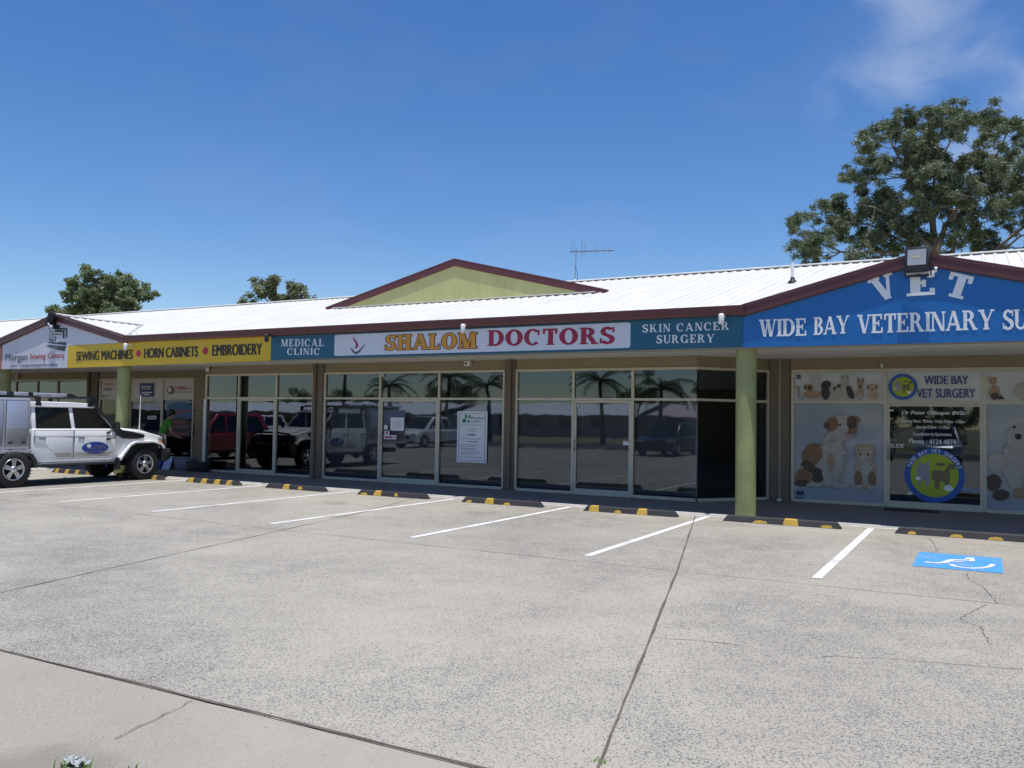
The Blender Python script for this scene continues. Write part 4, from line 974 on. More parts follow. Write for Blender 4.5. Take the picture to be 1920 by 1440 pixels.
for k, (u, v, ds) in enumerate(((718,704,'tiny white tag at top left of the light above the doctors door'), (1184,700,'tiny white tag at top right of the light above the right door'), (1084,760,'tiny white tag at top left of the right glass door'), (587,740,'tiny white tag beside the first brown pier'))):
    paper('glass_tag', u-1.6, v-2.5, u+1.6, v+2.5, M_PAPER, ds, 'tag')

# sewing shop window prints
YQ = YV-.03
def Z6(L_, y=YQ): return [(q.x, q.z) for q in (PX(160+a/6.546, 680+b/6.546, y) for a, b in L_)]
M_BRO = mat('brand_blue_print', (.015,.045,.20), .5)
o = empty('window_sign', PX(275,745,YV), 'square blue brand sign above the sewing shop door', 'window sign', world=True)
m = MB(); m.flat(Z6([(668,252),(835,252),(832,418),(665,418)]), YQ); m.build('blue_square', M_BRO, o)
m = MB(); txt_px(m, font2d('brother', .02), 160+692/6.546, 160+805/6.546, 680+272/6.546, 680+312/6.546, YQ-.004)
for q in ([(690,322),(800,322),(800,328),(690,328)], [(685,360),(820,360),(820,372),(685,372)], [(715,385),(785,385),(785,396),(715,396)]): m.flat(Z6(q, YQ-.004), YQ-.004)
m.build('lettering', M_WV, o)
o = empty('window_sign', PX(205,745,YV), 'white panel with red and blue brand names left of the green column', 'window sign', world=True)
m = MB(); txt_px(m, font2d('brother', .02), 160+222/6.546, 160+325/6.546, 680+305/6.546, 680+340/6.546, YQ); m.build('lettering', M_BRO, o)
m = MB(); txt_px(m, font2d('JANOME', .03), 160+232/6.546, 160+345/6.546, 680+254/6.546, 680+280/6.546, YQ); m.build('lettering', M_RED, o)
m = MB(); m.flat(Z6(blob(228,408,14,18)), YQ); m.flat(Z6([(255,395),(320,395),(320,402),(255,402)]), YQ); m.flat(Z6([(373,320),(380,320),(380,350),(373,350)]), YQ); m.build('emblem', M_SG, o)
o = empty('window_sign', PX(338,745,YV), 'white horn furniture panel with a round emblem', 'window sign', world=True)
m = MB(); txt_px(m, font2d('HORN', .01), 160+1108/6.546, 160+1225/6.546, 680+290/6.546, 680+332/6.546, YQ); m.build('lettering', M_RED, o)
m = MB(); txt_px(m, font2d('F U R N I T U R E', .01), 160+1100/6.546, 160+1312/6.546, 680+350/6.546, 680+370/6.546, YQ); m.flat(Z6([(1240,318),(1310,318),(1310,326),(1240,326)]), YQ); m.build('lettering', M_SG, o)
m = MB(); m.flat(Z6(ell(1038,335,40,50)), YQ); m.build('emblem', M_SG, o)
m = MB(); m.flat(Z6(ell(1034,330,24,32), YQ-.003), YQ-.003); m.build('emblem_centre', M_FILMP, o)
o = empty('window_poster', PX(335,870,YV), 'blue arched poster with red lines in the sewing shop window', 'poster', world=True)
m = MB(); m.flat(Z6([(1000,690),(1000,540)]+[(1000+330*i/12, 540-60*math.sin(math.pi*i/12)) for i in range(13)]+[(1330,690)]), YQ); m.build('blue_arch', mat('mid_blue_print', (.03,.11,.24), .5), o)
m = MB(); m.flat(Z6([(990,470),(1330,470),(1330,495),(990,545)], YQ+.002), YQ+.002); m.build('sky_band', mat('pale_blue_print', (.18,.27,.36), .5), o)
m = MB(); m.flat(Z6([(985,900),(985,760)]+[(985+345*i/12, 740-70*math.sin(math.pi*i/12)) for i in range(13)]+[(1330,900)], YQ-.002), YQ-.002); m.build('dark_arch', M_BLK, o)
m = MB(); YQ4 = YQ-.005
for q in ((1005,578,1345,602),(1110,618,1215,640),(1060,712,1240,752),(1030,775,1260,800),(1030,860,1270,895)):
    x0, y0, x1, y1 = q; nl = int((x1-x0)/26)
    for i in range(nl):
        xa = x0+(x1-x0)*i/nl; m.flat(Z6([(xa,y0),(xa+19,y0),(xa+19,y1),(xa,y1)], YQ4), YQ4)
m.build('printed_lines', mat('dull_red_print', (.30,.07,.07), .5), o)
o = empty('window_sign', PX(270,800,YV), 'small white sign hanging in the sewing shop door', 'window sign', world=True)
m = MB(); m.flat(Z6([(765,652),(875,652),(873,694),(763,694)], YQ), YQ); m.build('sign_plate', M_PAPER, o)
m = MB(); m.flat(Z6([(775,664),(862,664),(862,682),(775,682)], YQ-.002), YQ-.002); m.build('printed_lines', M_SG, o)

# ================================================================== FITTINGS
def floodlight(loc, rz, tilt, k, label):
    t = empty('floodlight', loc, label, 'floodlight', rz=rz)
    W, H, D = .20*k, .23*k, .05*k
    rot = Matrix.Rotation(tilt, 4, 'X')
    def tf(mb): mb.v = [tuple(rot @ Vector(q)+Vector((0,-.16*k,.30*k))) for q in mb.v]; return mb
    m = MB(); m.box(-W, W, -D, D, -H, H); m.box(-W*.93, W*.93, D, D*2.0, -H*.8, H*.8)
    for i in range(7): m.box(-W*.85+i*W*.27, -W*.85+i*W*.27+.012, D*2.0, D*2.7, -H*.7, H*.7)
    tf(m).build('housing', M_BLACK, t, bevel=.008*k)
    m = MB(); m.box(-W*.78, W*.76, -D*1.12, -D*.9, -H*.52, H*.76); tf(m); m.build('lens', mat('flood_lens', (.36,.38,.40), .15, noise=.06, nscale=12), t)
    m = MB(); m.box(-W*.3, W*.3, -D*1.2, -D*1.1, H*.08, H*.22); tf(m); m.build('led_plate', mat('led_yellow', (.55,.50,.28), .4), t)
    m = MB(); m.obox((-W*1.08,-.16*k,.26*k),(-W*1.08,-.06*k,.02*k), .02, .03); m.obox((W*1.08,-.16*k,.26*k),(W*1.08,-.06*k,.02*k), .02, .03); m.obox((-W*1.12,-.05*k,.02*k),(W*1.12,-.05*k,.02*k), .03, .03); m.box(-.03,.03,-.06*k,0,-.0,.04); m.build('bracket', M_BLACK, t)
    m = MB(); m.box(W*.9, W*1.35, -.07*k, 0, -.02*k, .09*k); m.tube([(W*1.45,-.05*k,.06*k),(W*1.5,-.1*k,.14*k)], [.02*k,.03*k], 10); m.build('sensor_box', M_WHITE, t, bevel=.006)
    return t
floodlight((PX(1722,520,14.3).x, 14.33, PX(1722,519,14.3).z), R(-4), R(-8), .83, 'black floodlight above the white VET letters on the blue gable')
floodlight((PX(103,620,14.3).x, 14.33, PX(103,616,14.3).z), R(-62), R(-14), .85, 'black floodlight on the peak of the white sewing gable')
def sensor(u, v, label, kind='white'):
    c = PX(u, v, 14.24); t = empty('sensor_light', (c.x, 14.28, c.z), label, 'sensor light', 'small lights under the gutter')
    m = MB(); m.lathe([(0,.09),(.035,.088),(.048,.06),(.048,-.05),(.04,-.085),(0,-.095)], (0,-.06,0), n=18); m.build('lamp_body', M_WHITE if kind == 'white' else M_BLACK, t)
    m = MB(); m.box(-.03,.03,-.05,.15,.05,.08); m.build('mount_arm', M_WHITE if kind == 'white' else M_BLACK, t)
sensor(869, 616, 'small white light hanging over the word SHALOM'); sensor(1353, 598, 'small white light hanging over the words SKIN CANCER'); sensor(236.5, 650, 'small white light hanging over the yellow sign')
sensor(501, 634, 'small black light at the right end of the yellow sign', 'black')
def camera_fit(u, v, y, rz, label, k=1.0):
    c = PX(u, v, y); t = empty('security_camera', (c.x, y, c.z), label, 'security camera', 'security cameras under the soffit', rz=rz)
    m = MB(); m.box(-.075*k,.075*k,-.05*k,.06*k,-.055*k,.055*k); m.build('camera_body', M_WHITE, t, bevel=.008)
    m = MB(); m.lathe([(0,-.062*k),(.026*k,-.062*k),(.03*k,-.05*k)], (-.02*k,0,0), 'y', 16); m.build('lens', M_BLACK, t)
    m = MB(); m.box(-.02,.02,0,.05,.05*k,.14*k); m.build('bracket', M_WHITE, t)
camera_fit(877, 682, 16.62, R(0), 'white security camera above the doctors door'); camera_fit(388, 693, 16.6, R(-35), 'white security camera above the far left corner post', .9)
camera_fit(1653, 687.5, YV-.06, 0, 'tiny security camera above the vet windows', .4); camera_fit(30, 706, YV-.1, R(-30), 'security camera at the far left under the soffit', 1.0)
# aerial on the ridge
ax = -10.46; t = empty('tv_aerial', (ax, RY, RZ+.05), 'thin television aerial standing on the roof ridge', 'aerial', world=True)
m = MB(); m.tube([(ax,RY,RZ),(ax+.03,RY,RZ+.98)], .017, 8); m.build('mast', M_GREY, t)
m = MB(); m.tube([(ax-.17,RY,RZ+.93),(-9.24,RY,RZ+.85)], .016, 8); m.build('boom', mat('dark_boom', (.10,.11,.13), .5), t)
for x, h0, h1 in ((-10.57,.33,.02),(-10.50,.28,.05),(-10.27,.36,.26),(-10.23,.30,.2),(-10.16,.24,.12),(-9.81,.22,.12),(-9.55,.12,.08),(-9.4,.1,.06)):
    m = MB(); z = RZ+.93-(x-ax+.17)*.06; m.tube([(x,RY,z-h1),(x+.01,RY,z+h0)], .007, 6); m.build('element', M_GREY, t)
m = MB(); m.tube([(ax+.02,RY-.02,RZ+.5),(ax+.08,RY-.03,RZ+.3),(ax+.1,RY-.03,RZ+.05)], .007, 6); m.build('cable', M_BLACK, t)
m = MB(); m.lathe([(.06,-.05),(.05,.06),(.02,.08)], (ax,RY,RZ+.02), n=12); m.build('base_bracket', M_GREY, t)
# door mat, tubs, box
m = MB(); a, b = GX(1652,960,.04), GX(1757,965,.04); m.box(a.x, b.x, 17.3, 17.75, .036, .05); tag(m.build('door_mat', M_RUBBER, bevel=.004), 'black rubber mat on the path at the vet door', 'door mat')
t = empty('planter_box', (-18.85,16.42,.036), 'low black box standing by the white corner post', 'planter')
m = MB(); m.box(-.34,.34,-.11,.11,0,.26); m.build('trough', M_BLACK, t, bevel=.01); m = MB(); m.box(-.36,.36,-.13,-.11,.22,.27); m.box(-.36,.36,.11,.13,.22,.27); m.box(-.36,-.34,-.11,.11,.22,.27); m.box(.34,.36,-.11,.11,.22,.27); m.build('rim', M_BLACK, t)
m = MB(); m.box(-.33,.33,-.1,.1,.2,.235); m.build('soil', mat('potting_soil', (.04,.03,.02), .95, noise=.3, nscale=30, bump=.5), t)
t = empty('storage_tub', (-20.55,16.55,.036), 'blue plastic tub on the path by the sewing shop', 'tub')
m = MB(); m.prism([(-.20,0),(.20,0),(.24,.30),(-.24,.30)], 'y', -.16, .16); m.build('tub_body', mat('blue_plastic', (.03,.07,.26), .45), t, bevel=.015, clean=True); m = MB(); m.box(-.26,.26,-.18,.18,.30,.325); m.build('lid', MATS['blue_plastic'], t, bevel=.008)
t = empty('sandwich_board', (-20.12,16.5,.036), 'small leaning pale blue board beside the blue tub', 'board')
m = MB(); m.add([(-.15,-.12,0),(.15,-.12,0),(.17,.0,.36),(-.13,.0,.36),(-.15,-.10,0),(.15,-.10,0),(.17,.02,.36),(-.13,.02,.36)], [(0,1,2,3),(7,6,5,4),(0,4,5,1),(1,5,6,2),(2,6,7,3),(3,7,4,0)]); m.build('board_face', mat('pale_blue_board', (.45,.52,.62), .5), t)
m = MB(); m.obox((0,.2,.0),(0,.02,.30), .2, .015); m.build('rear_leg', M_GREY, t)
t = empty('storage_tub', (-19.55,16.6,.036), 'pale grey clear tub right of the leaning blue board', 'tub')
m = MB(); m.prism([(-.25,0),(.25,0),(.28,.33),(-.28,.33)], 'y', -.17, .17); m.build('tub_body', mat('grey_clear_plastic', (.16,.18,.21), .4), t, bevel=.015, clean=True); m = MB(); m.box(-.30,.30,-.19,.19,.33,.355); m.build('lid', MATS['grey_clear_plastic'], t, bevel=.008)

# ================================================================== VEHICLES
M_TYRE = mat('tyre_rubber', (.022,.022,.023), .8, noise=.3, nscale=9); M_RIM = mat('alloy_rim', (.62,.63,.64), .28, metal=.85); M_CARW = mat('white_car_paint', (.88,.88,.86), .25, coat=.3, spec=.3, noise=.03, nscale=2)
M_CARG = mat('dark_car_glass', (.008,.009,.010), .04, spec=.8); M_ALU = mat('brushed_aluminium', (.56,.57,.62), .34, metal=.35, noise=.06, nscale=3); M_TRIM = mat('grey_black_trim', (.03,.03,.032), .5)
M_ALUG = mat('aluminium_sheet', (.50,.54,.66), .25, metal=.3, noise=.03, nscale=2)
M_UNDER = mat('underbody_black', (.012,.012,.012), .8); M_LAMP = mat('headlamp_glass', (.42,.45,.47), .08, spec=.8); M_AMB = mat('amber_lens', (.55,.16,.02), .2); M_REDL = mat('red_lens', (.35,.01,.015), .2)
def wheel(par, cx, cy, cz, r, w, side, spokes=5):
    """side: +1 when the outer face looks along +x"""
    W = empty_part('wheel', par)
    m = MB(); h = w/2; n = 36
    m.lathe([(r*.60,-h*.9),(r*.9,-h),(r*.985,-h*.75),(r,-h*.4),(r,h*.4),(r*.985,h*.75),(r*.9,h),(r*.60,h*.9)], (cx,cy,cz), 'x', n)
    for i in range(n):                                          # tread blocks
        a = 2*math.pi*(i+.25)/n
        for q in (-.62, .62): m.obox((cx+h*(q-.3),cy+r*1.004*math.cos(a),cz+r*1.004*math.sin(a)),(cx+h*(q+.3),cy+r*1.004*math.cos(a+.03),cz+r*1.004*math.sin(a+.03)), r*.10, r*.03)
    put(m.build('tyre', M_TYRE), W)
    m = MB(); o = cx+side*h*.78
    m.lathe([(r*.60,side*h*.9),(r*.585,side*h*.98),(r*.53,side*h*.8),(r*.51,side*h*.2),(r*.5,-side*h*.8)], (cx,cy,cz), 'x', 32)
    for i in range(spokes):
        a = 2*math.pi*i/spokes+.3
        p = [(.12,-.09),(.5,-.13),(.52,.13),(.12,.09)]
        q = []
        for rr, tt in p:
            c, s_ = math.cos(a), math.sin(a); q.append((cy+r*(rr*c-tt*s_), cz+r*(rr*s_+tt*c)))
        m.prism(q, 'x', o-side*.02, o+side*.012)
    m.lathe([(r*.19,-side*.03),(r*.19,side*.02),(r*.13,side*.035),(0,side*.037)], (o,cy,cz), 'x', 20)
    put(m.build('rim', M_RIM, clean=True), W)
    m = MB(); m.lathe([(r*.5,0),(0,0)], (cx+side*h*.15,cy,cz), 'x', 24); put(m.build('brake_disc', M_UNDER), W)
    return W
def empty_part(name, par):
    o = bpy.data.objects.new(name, None); COL.objects.link(o); o.parent = par; o.empty_display_size = .1
    if par.get('_w'): o.matrix_parent_inverse = Matrix.Translation(-Vector(par['_w']))
    return o
def put(o, p): o.parent = p; return o

# ---- white double-cab utility truck, nose to the shops (written in world coordinates)
CX = -18.62; U = empty('utility_truck', (CX,12.0,0), 'white dual cab utility truck with silver canopy, roof rack and snorkel', 'utility truck', world=True)
def both(f):
    for s_ in (1, -1): f(s_)
m = MB()
prof = [(11.06,.50),(13.14,.50),(13.24,.60),(13.42,.815),(13.55,.885),(14.10,.885),(14.25,.82),(14.31,.74),(14.36,.74),(14.37,1.0),(14.30,1.06),(13.9,1.15),(13.25,1.225),(13.05,1.235),(11.06,1.235)]
m.prism(prof, 'x', CX-.83, CX+.83); body = m.build('body', M_CARW, U, bevel=.035, seg=3, clean=True)
m = MB(); m.prism([(13.12,1.20),(13.9,1.165),(14.24,1.075),(14.27,1.05),(14.24,1.10),(13.9,1.205),(13.15,1.262)], 'x', CX-.60, CX+.60); m.build('bonnet', M_CARW, U, bevel=.02, seg=2, clean=True)
def hw(z): return .80-(z-1.235)/.485*.075
m = MB(); P_ = []
for z, y1 in ((1.22,13.10),(1.73,12.54)):
    h = hw(z); P_ += [(CX-h,11.06,z),(CX+h,11.06,z),(CX+h,y1,z),(CX-h,y1,z)]
m.add(P_, [(3,2,1,0),(4,5,6,7),(0,1,5,4),(1,2,6,5),(2,3,7,6),(3,0,4,7)]); m.build('cab', M_CARW, U, bevel=.03, seg=2, clean=True)
m = MB(); m.prism([(11.02,1.72),(12.56,1.72),(12.60,1.74),(12.40,1.805),(11.9,1.825),(11.2,1.825),(11.02,1.80)], 'x', CX-.745, CX+.745); m.build('cab_roof', M_CARW, U, bevel=.035, seg=3, clean=True)
m = MB(); both(lambda s_: m.obox((CX+s_*.745,11.03,1.722),(CX+s_*.745,12.56,1.722), .03, .022)); m.build('rain_gutter', M_CARW, U)
def side(s_, poly, out=.007): return [(CX+s_*(hw(z)+out), y, z) for y, z in poly]
def side_panel(name, poly, mats, out=.007, par=None):
    for s_ in (1, -1):
        m = MB(); q = side(s_, poly, out); m.add(q, [tuple(range(len(q))) if s_ > 0 else tuple(reversed(range(len(q))))]); (m.build(name, mats, U) if par is None else put(m.build(name, mats), par))
side_panel('window_seal', [(11.15,1.205),(11.975,1.205),(11.925,1.70),(11.15,1.70)], M_TRIM, .004); side_panel('window_seal', [(12.06,1.205),(13.02,1.205),(12.56,1.70),(12.01,1.70)], M_TRIM, .004)
side_panel('side_window', [(11.17,1.22),(11.955,1.22),(11.905,1.685),(11.17,1.685)], M_CARG); side_panel('side_window', [(12.08,1.22),(12.97,1.22),(12.55,1.685),(12.03,1.685)], M_CARG)
m = MB(); m.add([(CX-.70,13.085,1.25),(CX+.70,13.085,1.25),(CX+.64,12.585,1.70),(CX-.64,12.585,1.70)], [(0,1,2,3)]); m.v = [(a,b+.02,c+.02) for a,b,c in m.v]; m.build('windscreen', M_CARG, U)
# doors: dark gap behind, panel proud of the body
for s_ in (1, -1):
    for nm, poly, hy in (('rear', [(11.12,1.19),(11.985,1.19),(11.985,.58),(11.58,.58),(11.50,.74),(11.38,.86),(11.12,.93)], 11.26), ('front', [(12.03,1.19),(13.00,1.19),(13.06,1.12),(13.06,.80),(13.0,.64),(12.93,.58),(12.03,.58)], 12.18)):
        m = MB(); cy_ = sum(p[0] for p in poly)/len(poly); cz_ = sum(p[1] for p in poly)/len(poly)
        a, b = sorted((CX+s_*.826, CX+s_*.834)); m.prism([(cy_+(y-cy_)*1.022, cz_+(z-cz_)*1.03) for y, z in poly], 'x', a, b); gap = m.build('door_gap', M_TRIM, U, clean=True)
        m = MB(); a, b = sorted((CX+s_*.82, CX+s_*.848)); m.prism(poly, 'x', a, b); D = m.build('door', M_CARW, U, bevel=.01, clean=True)
        m = MB(); a, b = sorted((CX+s_*.84, CX+s_*.862)); m.box(a, b, hy-.07, hy+.09, 1.005, 1.045); h = m.build('door_handle', M_GREY, None, bevel=.008); put(h, D)
    m = MB(); a, b = sorted((CX+s_*.83, CX+s_*.853)); m.box(a, b, 11.08, 13.2, 1.064, 1.072); m.build('belt_line', M_GREY, U)
# greyer strips laid over the bottom of each door
M_BAND = mat('grey_door_band', (.40,.38,.34), .6, noise=.25, nscale=3)
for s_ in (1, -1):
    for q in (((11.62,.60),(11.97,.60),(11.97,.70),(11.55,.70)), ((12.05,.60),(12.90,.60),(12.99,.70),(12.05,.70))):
        m = MB(); m.add([(CX+s_*.8495,y,z) for y, z in q], [(0,1,2,3) if s_ > 0 else (3,2,1,0)]); m.build('lower_door_band', M_BAND, U)
# company badge on the front doors
M_BADGE = mat('royal_blue_print', (.035,.065,.33), .4)
m = MB(); e = ell(12.54, .80, .335, .135, 36); m.add([(CX+.852,y,z) for y, z in e], [tuple(range(36))]); bd = m.build('door_badge', M_BADGE, U)
def xtext(mb, data, y0, y1, z0, z1, x):
    k = len(mb.v); put_text(mb, data, y0, y1, z0, z1, 0); mb.v[k:] = [(x, p[0], p[2]) for p in mb.v[k:]]
for t_, *q in (('rassroots',12.50,12.80,.815,.86), ('maintenance',12.36,12.80,.775,.81), ('0412 122 009',12.33,12.75,.70,.74)):
    m = MB(); xtext(m, font2d(t_, .05), *q, CX+.856); put(m.build('badge_lettering', M_WV), bd)
m = MB(); m.add([(CX+.854,12.38+.055*math.cos(R(a)),.845+.04*math.sin(R(a))) for a in range(0, 360, 20)], [tuple(range(18))]); put(m.build('badge_emblem', M_WV), bd)
# wheel arch flares
fl = [(13.15,.50),(13.25,.64),(13.42,.845),(13.56,.915),(14.10,.915),(14.30,.85),(14.38,.75)]
for s_ in (1, -1):
    m = MB()
    for a, b in zip(fl[:-1], fl[1:]): m.obox((CX+s_*.865,a[0],a[1]),(CX+s_*.865,b[0],b[1]), .12, .055)
    m.build('wheel_arch', M_CARW, U, bevel=.01, seg=1)
    m = MB()
    for a, b in zip(fl[:-1], fl[1:]): m.obox((CX+s_*.88,a[0]+.035*(1 if a[0] < 13.7 else -1),a[1]-.034),(CX+s_*.88,b[0]+.035*(1 if b[0] < 13.7 else -1),b[1]-.034), .08, .012)
    m.build('arch_liner', M_TRIM, U)
    m = MB(); m.box(*sorted((CX+s_*.78,CX+s_*.91)), 13.08, 13.16, .28, .56); m.build('mud_flap', M_TRIM, U)
    m = MB(); m.prism([(13.2,.50),(13.3,.70),(13.44,.86),(13.58,.93),(14.06,.93),(14.24,.86),(14.34,.74)], 'x', *sorted((CX+s_*.50,CX+s_*.82))); m.build('wheel_well', M_UNDER, U, clean=True)
for cy_ in (10.66, 13.86):
    both(lambda s_: wheel(U, CX+s_*.775, cy_, .383, .383, .25, s_))
# underbody, sills
m = MB(); m.box(CX-.45,CX+.45,8.9,14.2,.40,.56); m.box(CX-.78,CX+.78,11.1,13.1,.46,.52); m.tube([(CX-.7,10.66,.37),(CX+.7,10.66,.37)], .06, 10); m.tube([(CX-.7,13.86,.37),(CX+.7,13.86,.37)], .06, 10); m.ball((CX+.1,10.66,.36), .14); m.build('chassis', M_UNDER, U)
m = MB(); m.box(CX-.75,CX+.75, 13.95, 14.3, .52, .80); m.build('radiator', M_UNDER, U)
both(lambda s_: MB().tube([(CX+s_*.80,11.16,.46),(CX+s_*.87,11.22,.455),(CX+s_*.87,13.05,.445),(CX+s_*.80,13.1,.45)], .032, 10).build('side_step', M_TRIM, U))
both(lambda s_: MB().box(*sorted((CX+s_*.84,CX+s_*.895)), 11.25, 13.02, .478, .489).build('step_tread', M_ALU, U))
# nose: bull bar, headlamps, grille
m = MB(); m.prism([(14.34,.46),(14.50,.42),(14.62,.50),(14.62,.74),(14.36,.74)], 'x', CX-.86, CX+.86); m.build('bull_bar', M_TRIM, U, bevel=.03, clean=True)
m = MB()
for s_ in (1, -1): m.tube([(CX+s_*.30,14.56,.70),(CX+s_*.30,14.60,1.02),(CX+s_*.36,14.60,1.10),(CX+s_*.74,14.52,1.06),(CX+s_*.82,14.47,.95),(CX+s_*.83,14.46,.74)], .03, 10)
m.tube([(CX-.36,14.60,1.10),(CX+.36,14.60,1.10)], .03, 10); m.build('bull_bar_hoop', M_TRIM, U)
for s_ in (1, -1):
    m = MB(); m.lathe([(0,.07),(.07,.06),(.085,.02),(.08,-.05),(.05,-.08),(0,-.09)], (CX+s_*.55,14.62,.86), 'y', 18); m.build('driving_light', M_TRIM, U)
    m = MB(); m.box(*sorted((CX+s_*.60,CX+s_*.835)), 14.24, 14.382, .93, 1.035); m.build('headlight', M_LAMP, U, bevel=.015)
    m = MB(); m.box(*sorted((CX+s_*.74,CX+s_*.842)), 14.22, 14.386, .865, .925); m.build('indicator', M_AMB, U, bevel=.01)
m = MB(); m.box(CX-.58,CX+.58,14.33,14.385,.80,1.03)
for i in range(5): m.box(CX-.57,CX+.57,14.385,14.40,.81+i*.045,.83+i*.045)
m.build('grille', M_TRIM, U)
# snorkel, mirrors, whip aerial
m = MB(); m.prism([(12.93,1.40),(12.99,1.39),(13.10,1.27),(13.24,1.20),(13.50,1.16),(13.80,1.10),(13.85,1.06),(13.80,1.01),(13.60,.985),(13.25,1.00),(13.10,1.08),(12.98,1.24),(12.92,1.34)], 'x', CX+.815, CX+.875); m.build('snorkel', M_BLACK, U, bevel=.02, clean=True)
m = MB(); m.tube([(CX+.80,12.97,1.36),(CX+.785,12.75,1.56),(CX+.765,12.58,1.74),(CX+.76,12.52,1.84)], .036, 12); m.box(CX+.71,CX+.81,12.44,12.58,1.84,1.95); m.build('snorkel_riser', M_BLACK, U)
m = MB(); m.obox((CX+.765,12.60,1.70),(CX+.80,13.02,1.255), .03, .03); m.obox((CX-.765,12.60,1.70),(CX-.80,13.02,1.255), .03, .03); m.build('pillar_trim', M_GREY, U)
for s_ in (1, -1):
    m = MB(); m.box(*sorted((CX+s_*.93,CX+s_*1.05)), 12.96, 13.03, 1.20, 1.40); m.build('mirror', M_TRIM, U, bevel=.02)
    m = MB(); m.tube([(CX+s_*.84,12.86,1.16),(CX+s_*.97,12.99,1.22)], .013, 8); m.tube([(CX+s_*.84,12.86,.99),(CX+s_*.93,12.97,1.02),(CX+s_*.99,13.0,1.21)], .013, 8); m.box(*sorted((CX+s_*.84,CX+s_*.875)), 12.81, 12.9, 1.13, 1.17); m.box(*sorted((CX+s_*.84,CX+s_*.875)), 12.81, 12.9, .97, 1.01); m.build('mirror_arm', M_TRIM, U)
m = MB(); m.tube([(CX+.70,13.80,1.10),(CX+.70,13.81,2.05)], [.014,.010], 8); m.build('whip_aerial', M_WHITE, U)
m = MB(); m.box(CX+.845,CX+.86,13.40,13.46,.985,1.015); m.build('side_repeater', M_TRIM, U)
# canopy, tray, rear guards
m = MB(); m.box(CX-.86,CX+.86,8.92,10.98,.80,1.885); m.build('canopy', M_ALU, U, bevel=.018)
for s_ in (1, -1):
    for y0_, y1_ in ((10.47,10.93),(9.0,10.40)):
        m = MB(); a, b = sorted((CX+s_*.857, CX+s_*.864)); m.box(a, b, y0_-.012, y1_+.012, .868, 1.832); m.build('door_gap', M_TRIM, U)
        m = MB(); a, b = sorted((CX+s_*.86, CX+s_*.878)); m.box(a, b, y0_, y1_, .88, 1.82); D = m.build('canopy_door', M_ALUG, U, bevel=.006)
        m = MB(); a, b = sorted((CX+s_*.872, CX+s_*.8815)); m.box(a, b, y0_+.012, y1_-.012, .892, 1.25); put(m.build('lower_panel', mat('lower_panel_grey', (.27,.275,.28), .45, metal=.3, noise=.15, nscale=5), None, bevel=.003), D)  # darker grey panel over the lower part of the canopy door
        for yy in (y0_+.09, y1_-.09):
            m = MB(); a, b = sorted((CX+s_*.880, CX+s_*.892)); m.box(a, b, yy-.04, yy+.04, .92, .965); put(m.build('door_latch', M_TRIM, None, bevel=.004), D)
m = MB(); m.box(CX-.88,CX+.88,8.85,11.03,.72,.795); m.build('tray', M_ALU, U, bevel=.01)
for s_ in (1, -1):
    m = MB(); q = [(10.18,.62),(10.28,.70),(11.06,.70),(11.16,.55),(11.18,.40),(11.10,.40),(11.06,.56),(10.98,.66),(10.34,.66),(10.24,.58)]; m.prism(q, 'x', *sorted((CX+s_*.62,CX+s_*.88))); m.build('rear_mudguard', M_TRIM, U, clean=True)
# roof rack and awning
for y_ in (11.22, 12.44):
    both(lambda s_: MB().prism([(y_-.07,1.73),(y_+.07,1.73),(y_+.05,1.80),(y_+.04,1.93),(y_-.06,1.93),(y_-.06,1.80)], 'x', *sorted((CX+s_*.70,CX+s_*.765))).build('rack_foot', M_BLACK, U, bevel=.01, clean=True))
    MB().box(CX-.74,CX+.74,y_-.035,y_+.035,1.905,1.94).build('rack_bar', M_BLACK, U, bevel=.008)
for x_ in (-.45, -.15, .15, .45): MB().box(CX+x_-.04,CX+x_+.04,11.1,12.55,1.94,1.96).build('rack_slat', M_BLACK, U)
for a, b in ((9.0,10.55),(10.68,11.02),(11.10,11.52),(11.53,11.9)): MB().box(CX+.60,CX+.72,a,b,1.94,2.01).build('awning_tube', M_ALU, U, bevel=.012)
for q in ([(11.9,1.93),(12.12,1.95),(12.02,2.0),(11.9,2.015)], [(10.56,1.93),(10.68,1.93),(10.68,2.015),(10.60,2.02)], [(11.02,1.93),(11.10,1.93),(11.10,2.015),(11.02,2.02)]): m = MB(); m.prism(q, 'x', CX+.58, CX+.74); m.build('awning_cap', M_BLACK, U, clean=True)
MB().box(CX-.70,CX+.50,9.1,10.8,1.93,1.97).build('canopy_rack', M_BLACK, U)
for y_ in (9.2,10.0,10.7): MB().box(CX-.72,CX+.72,y_-.03,y_+.03,1.885,1.93).build('rack_bar', M_BLACK, U)

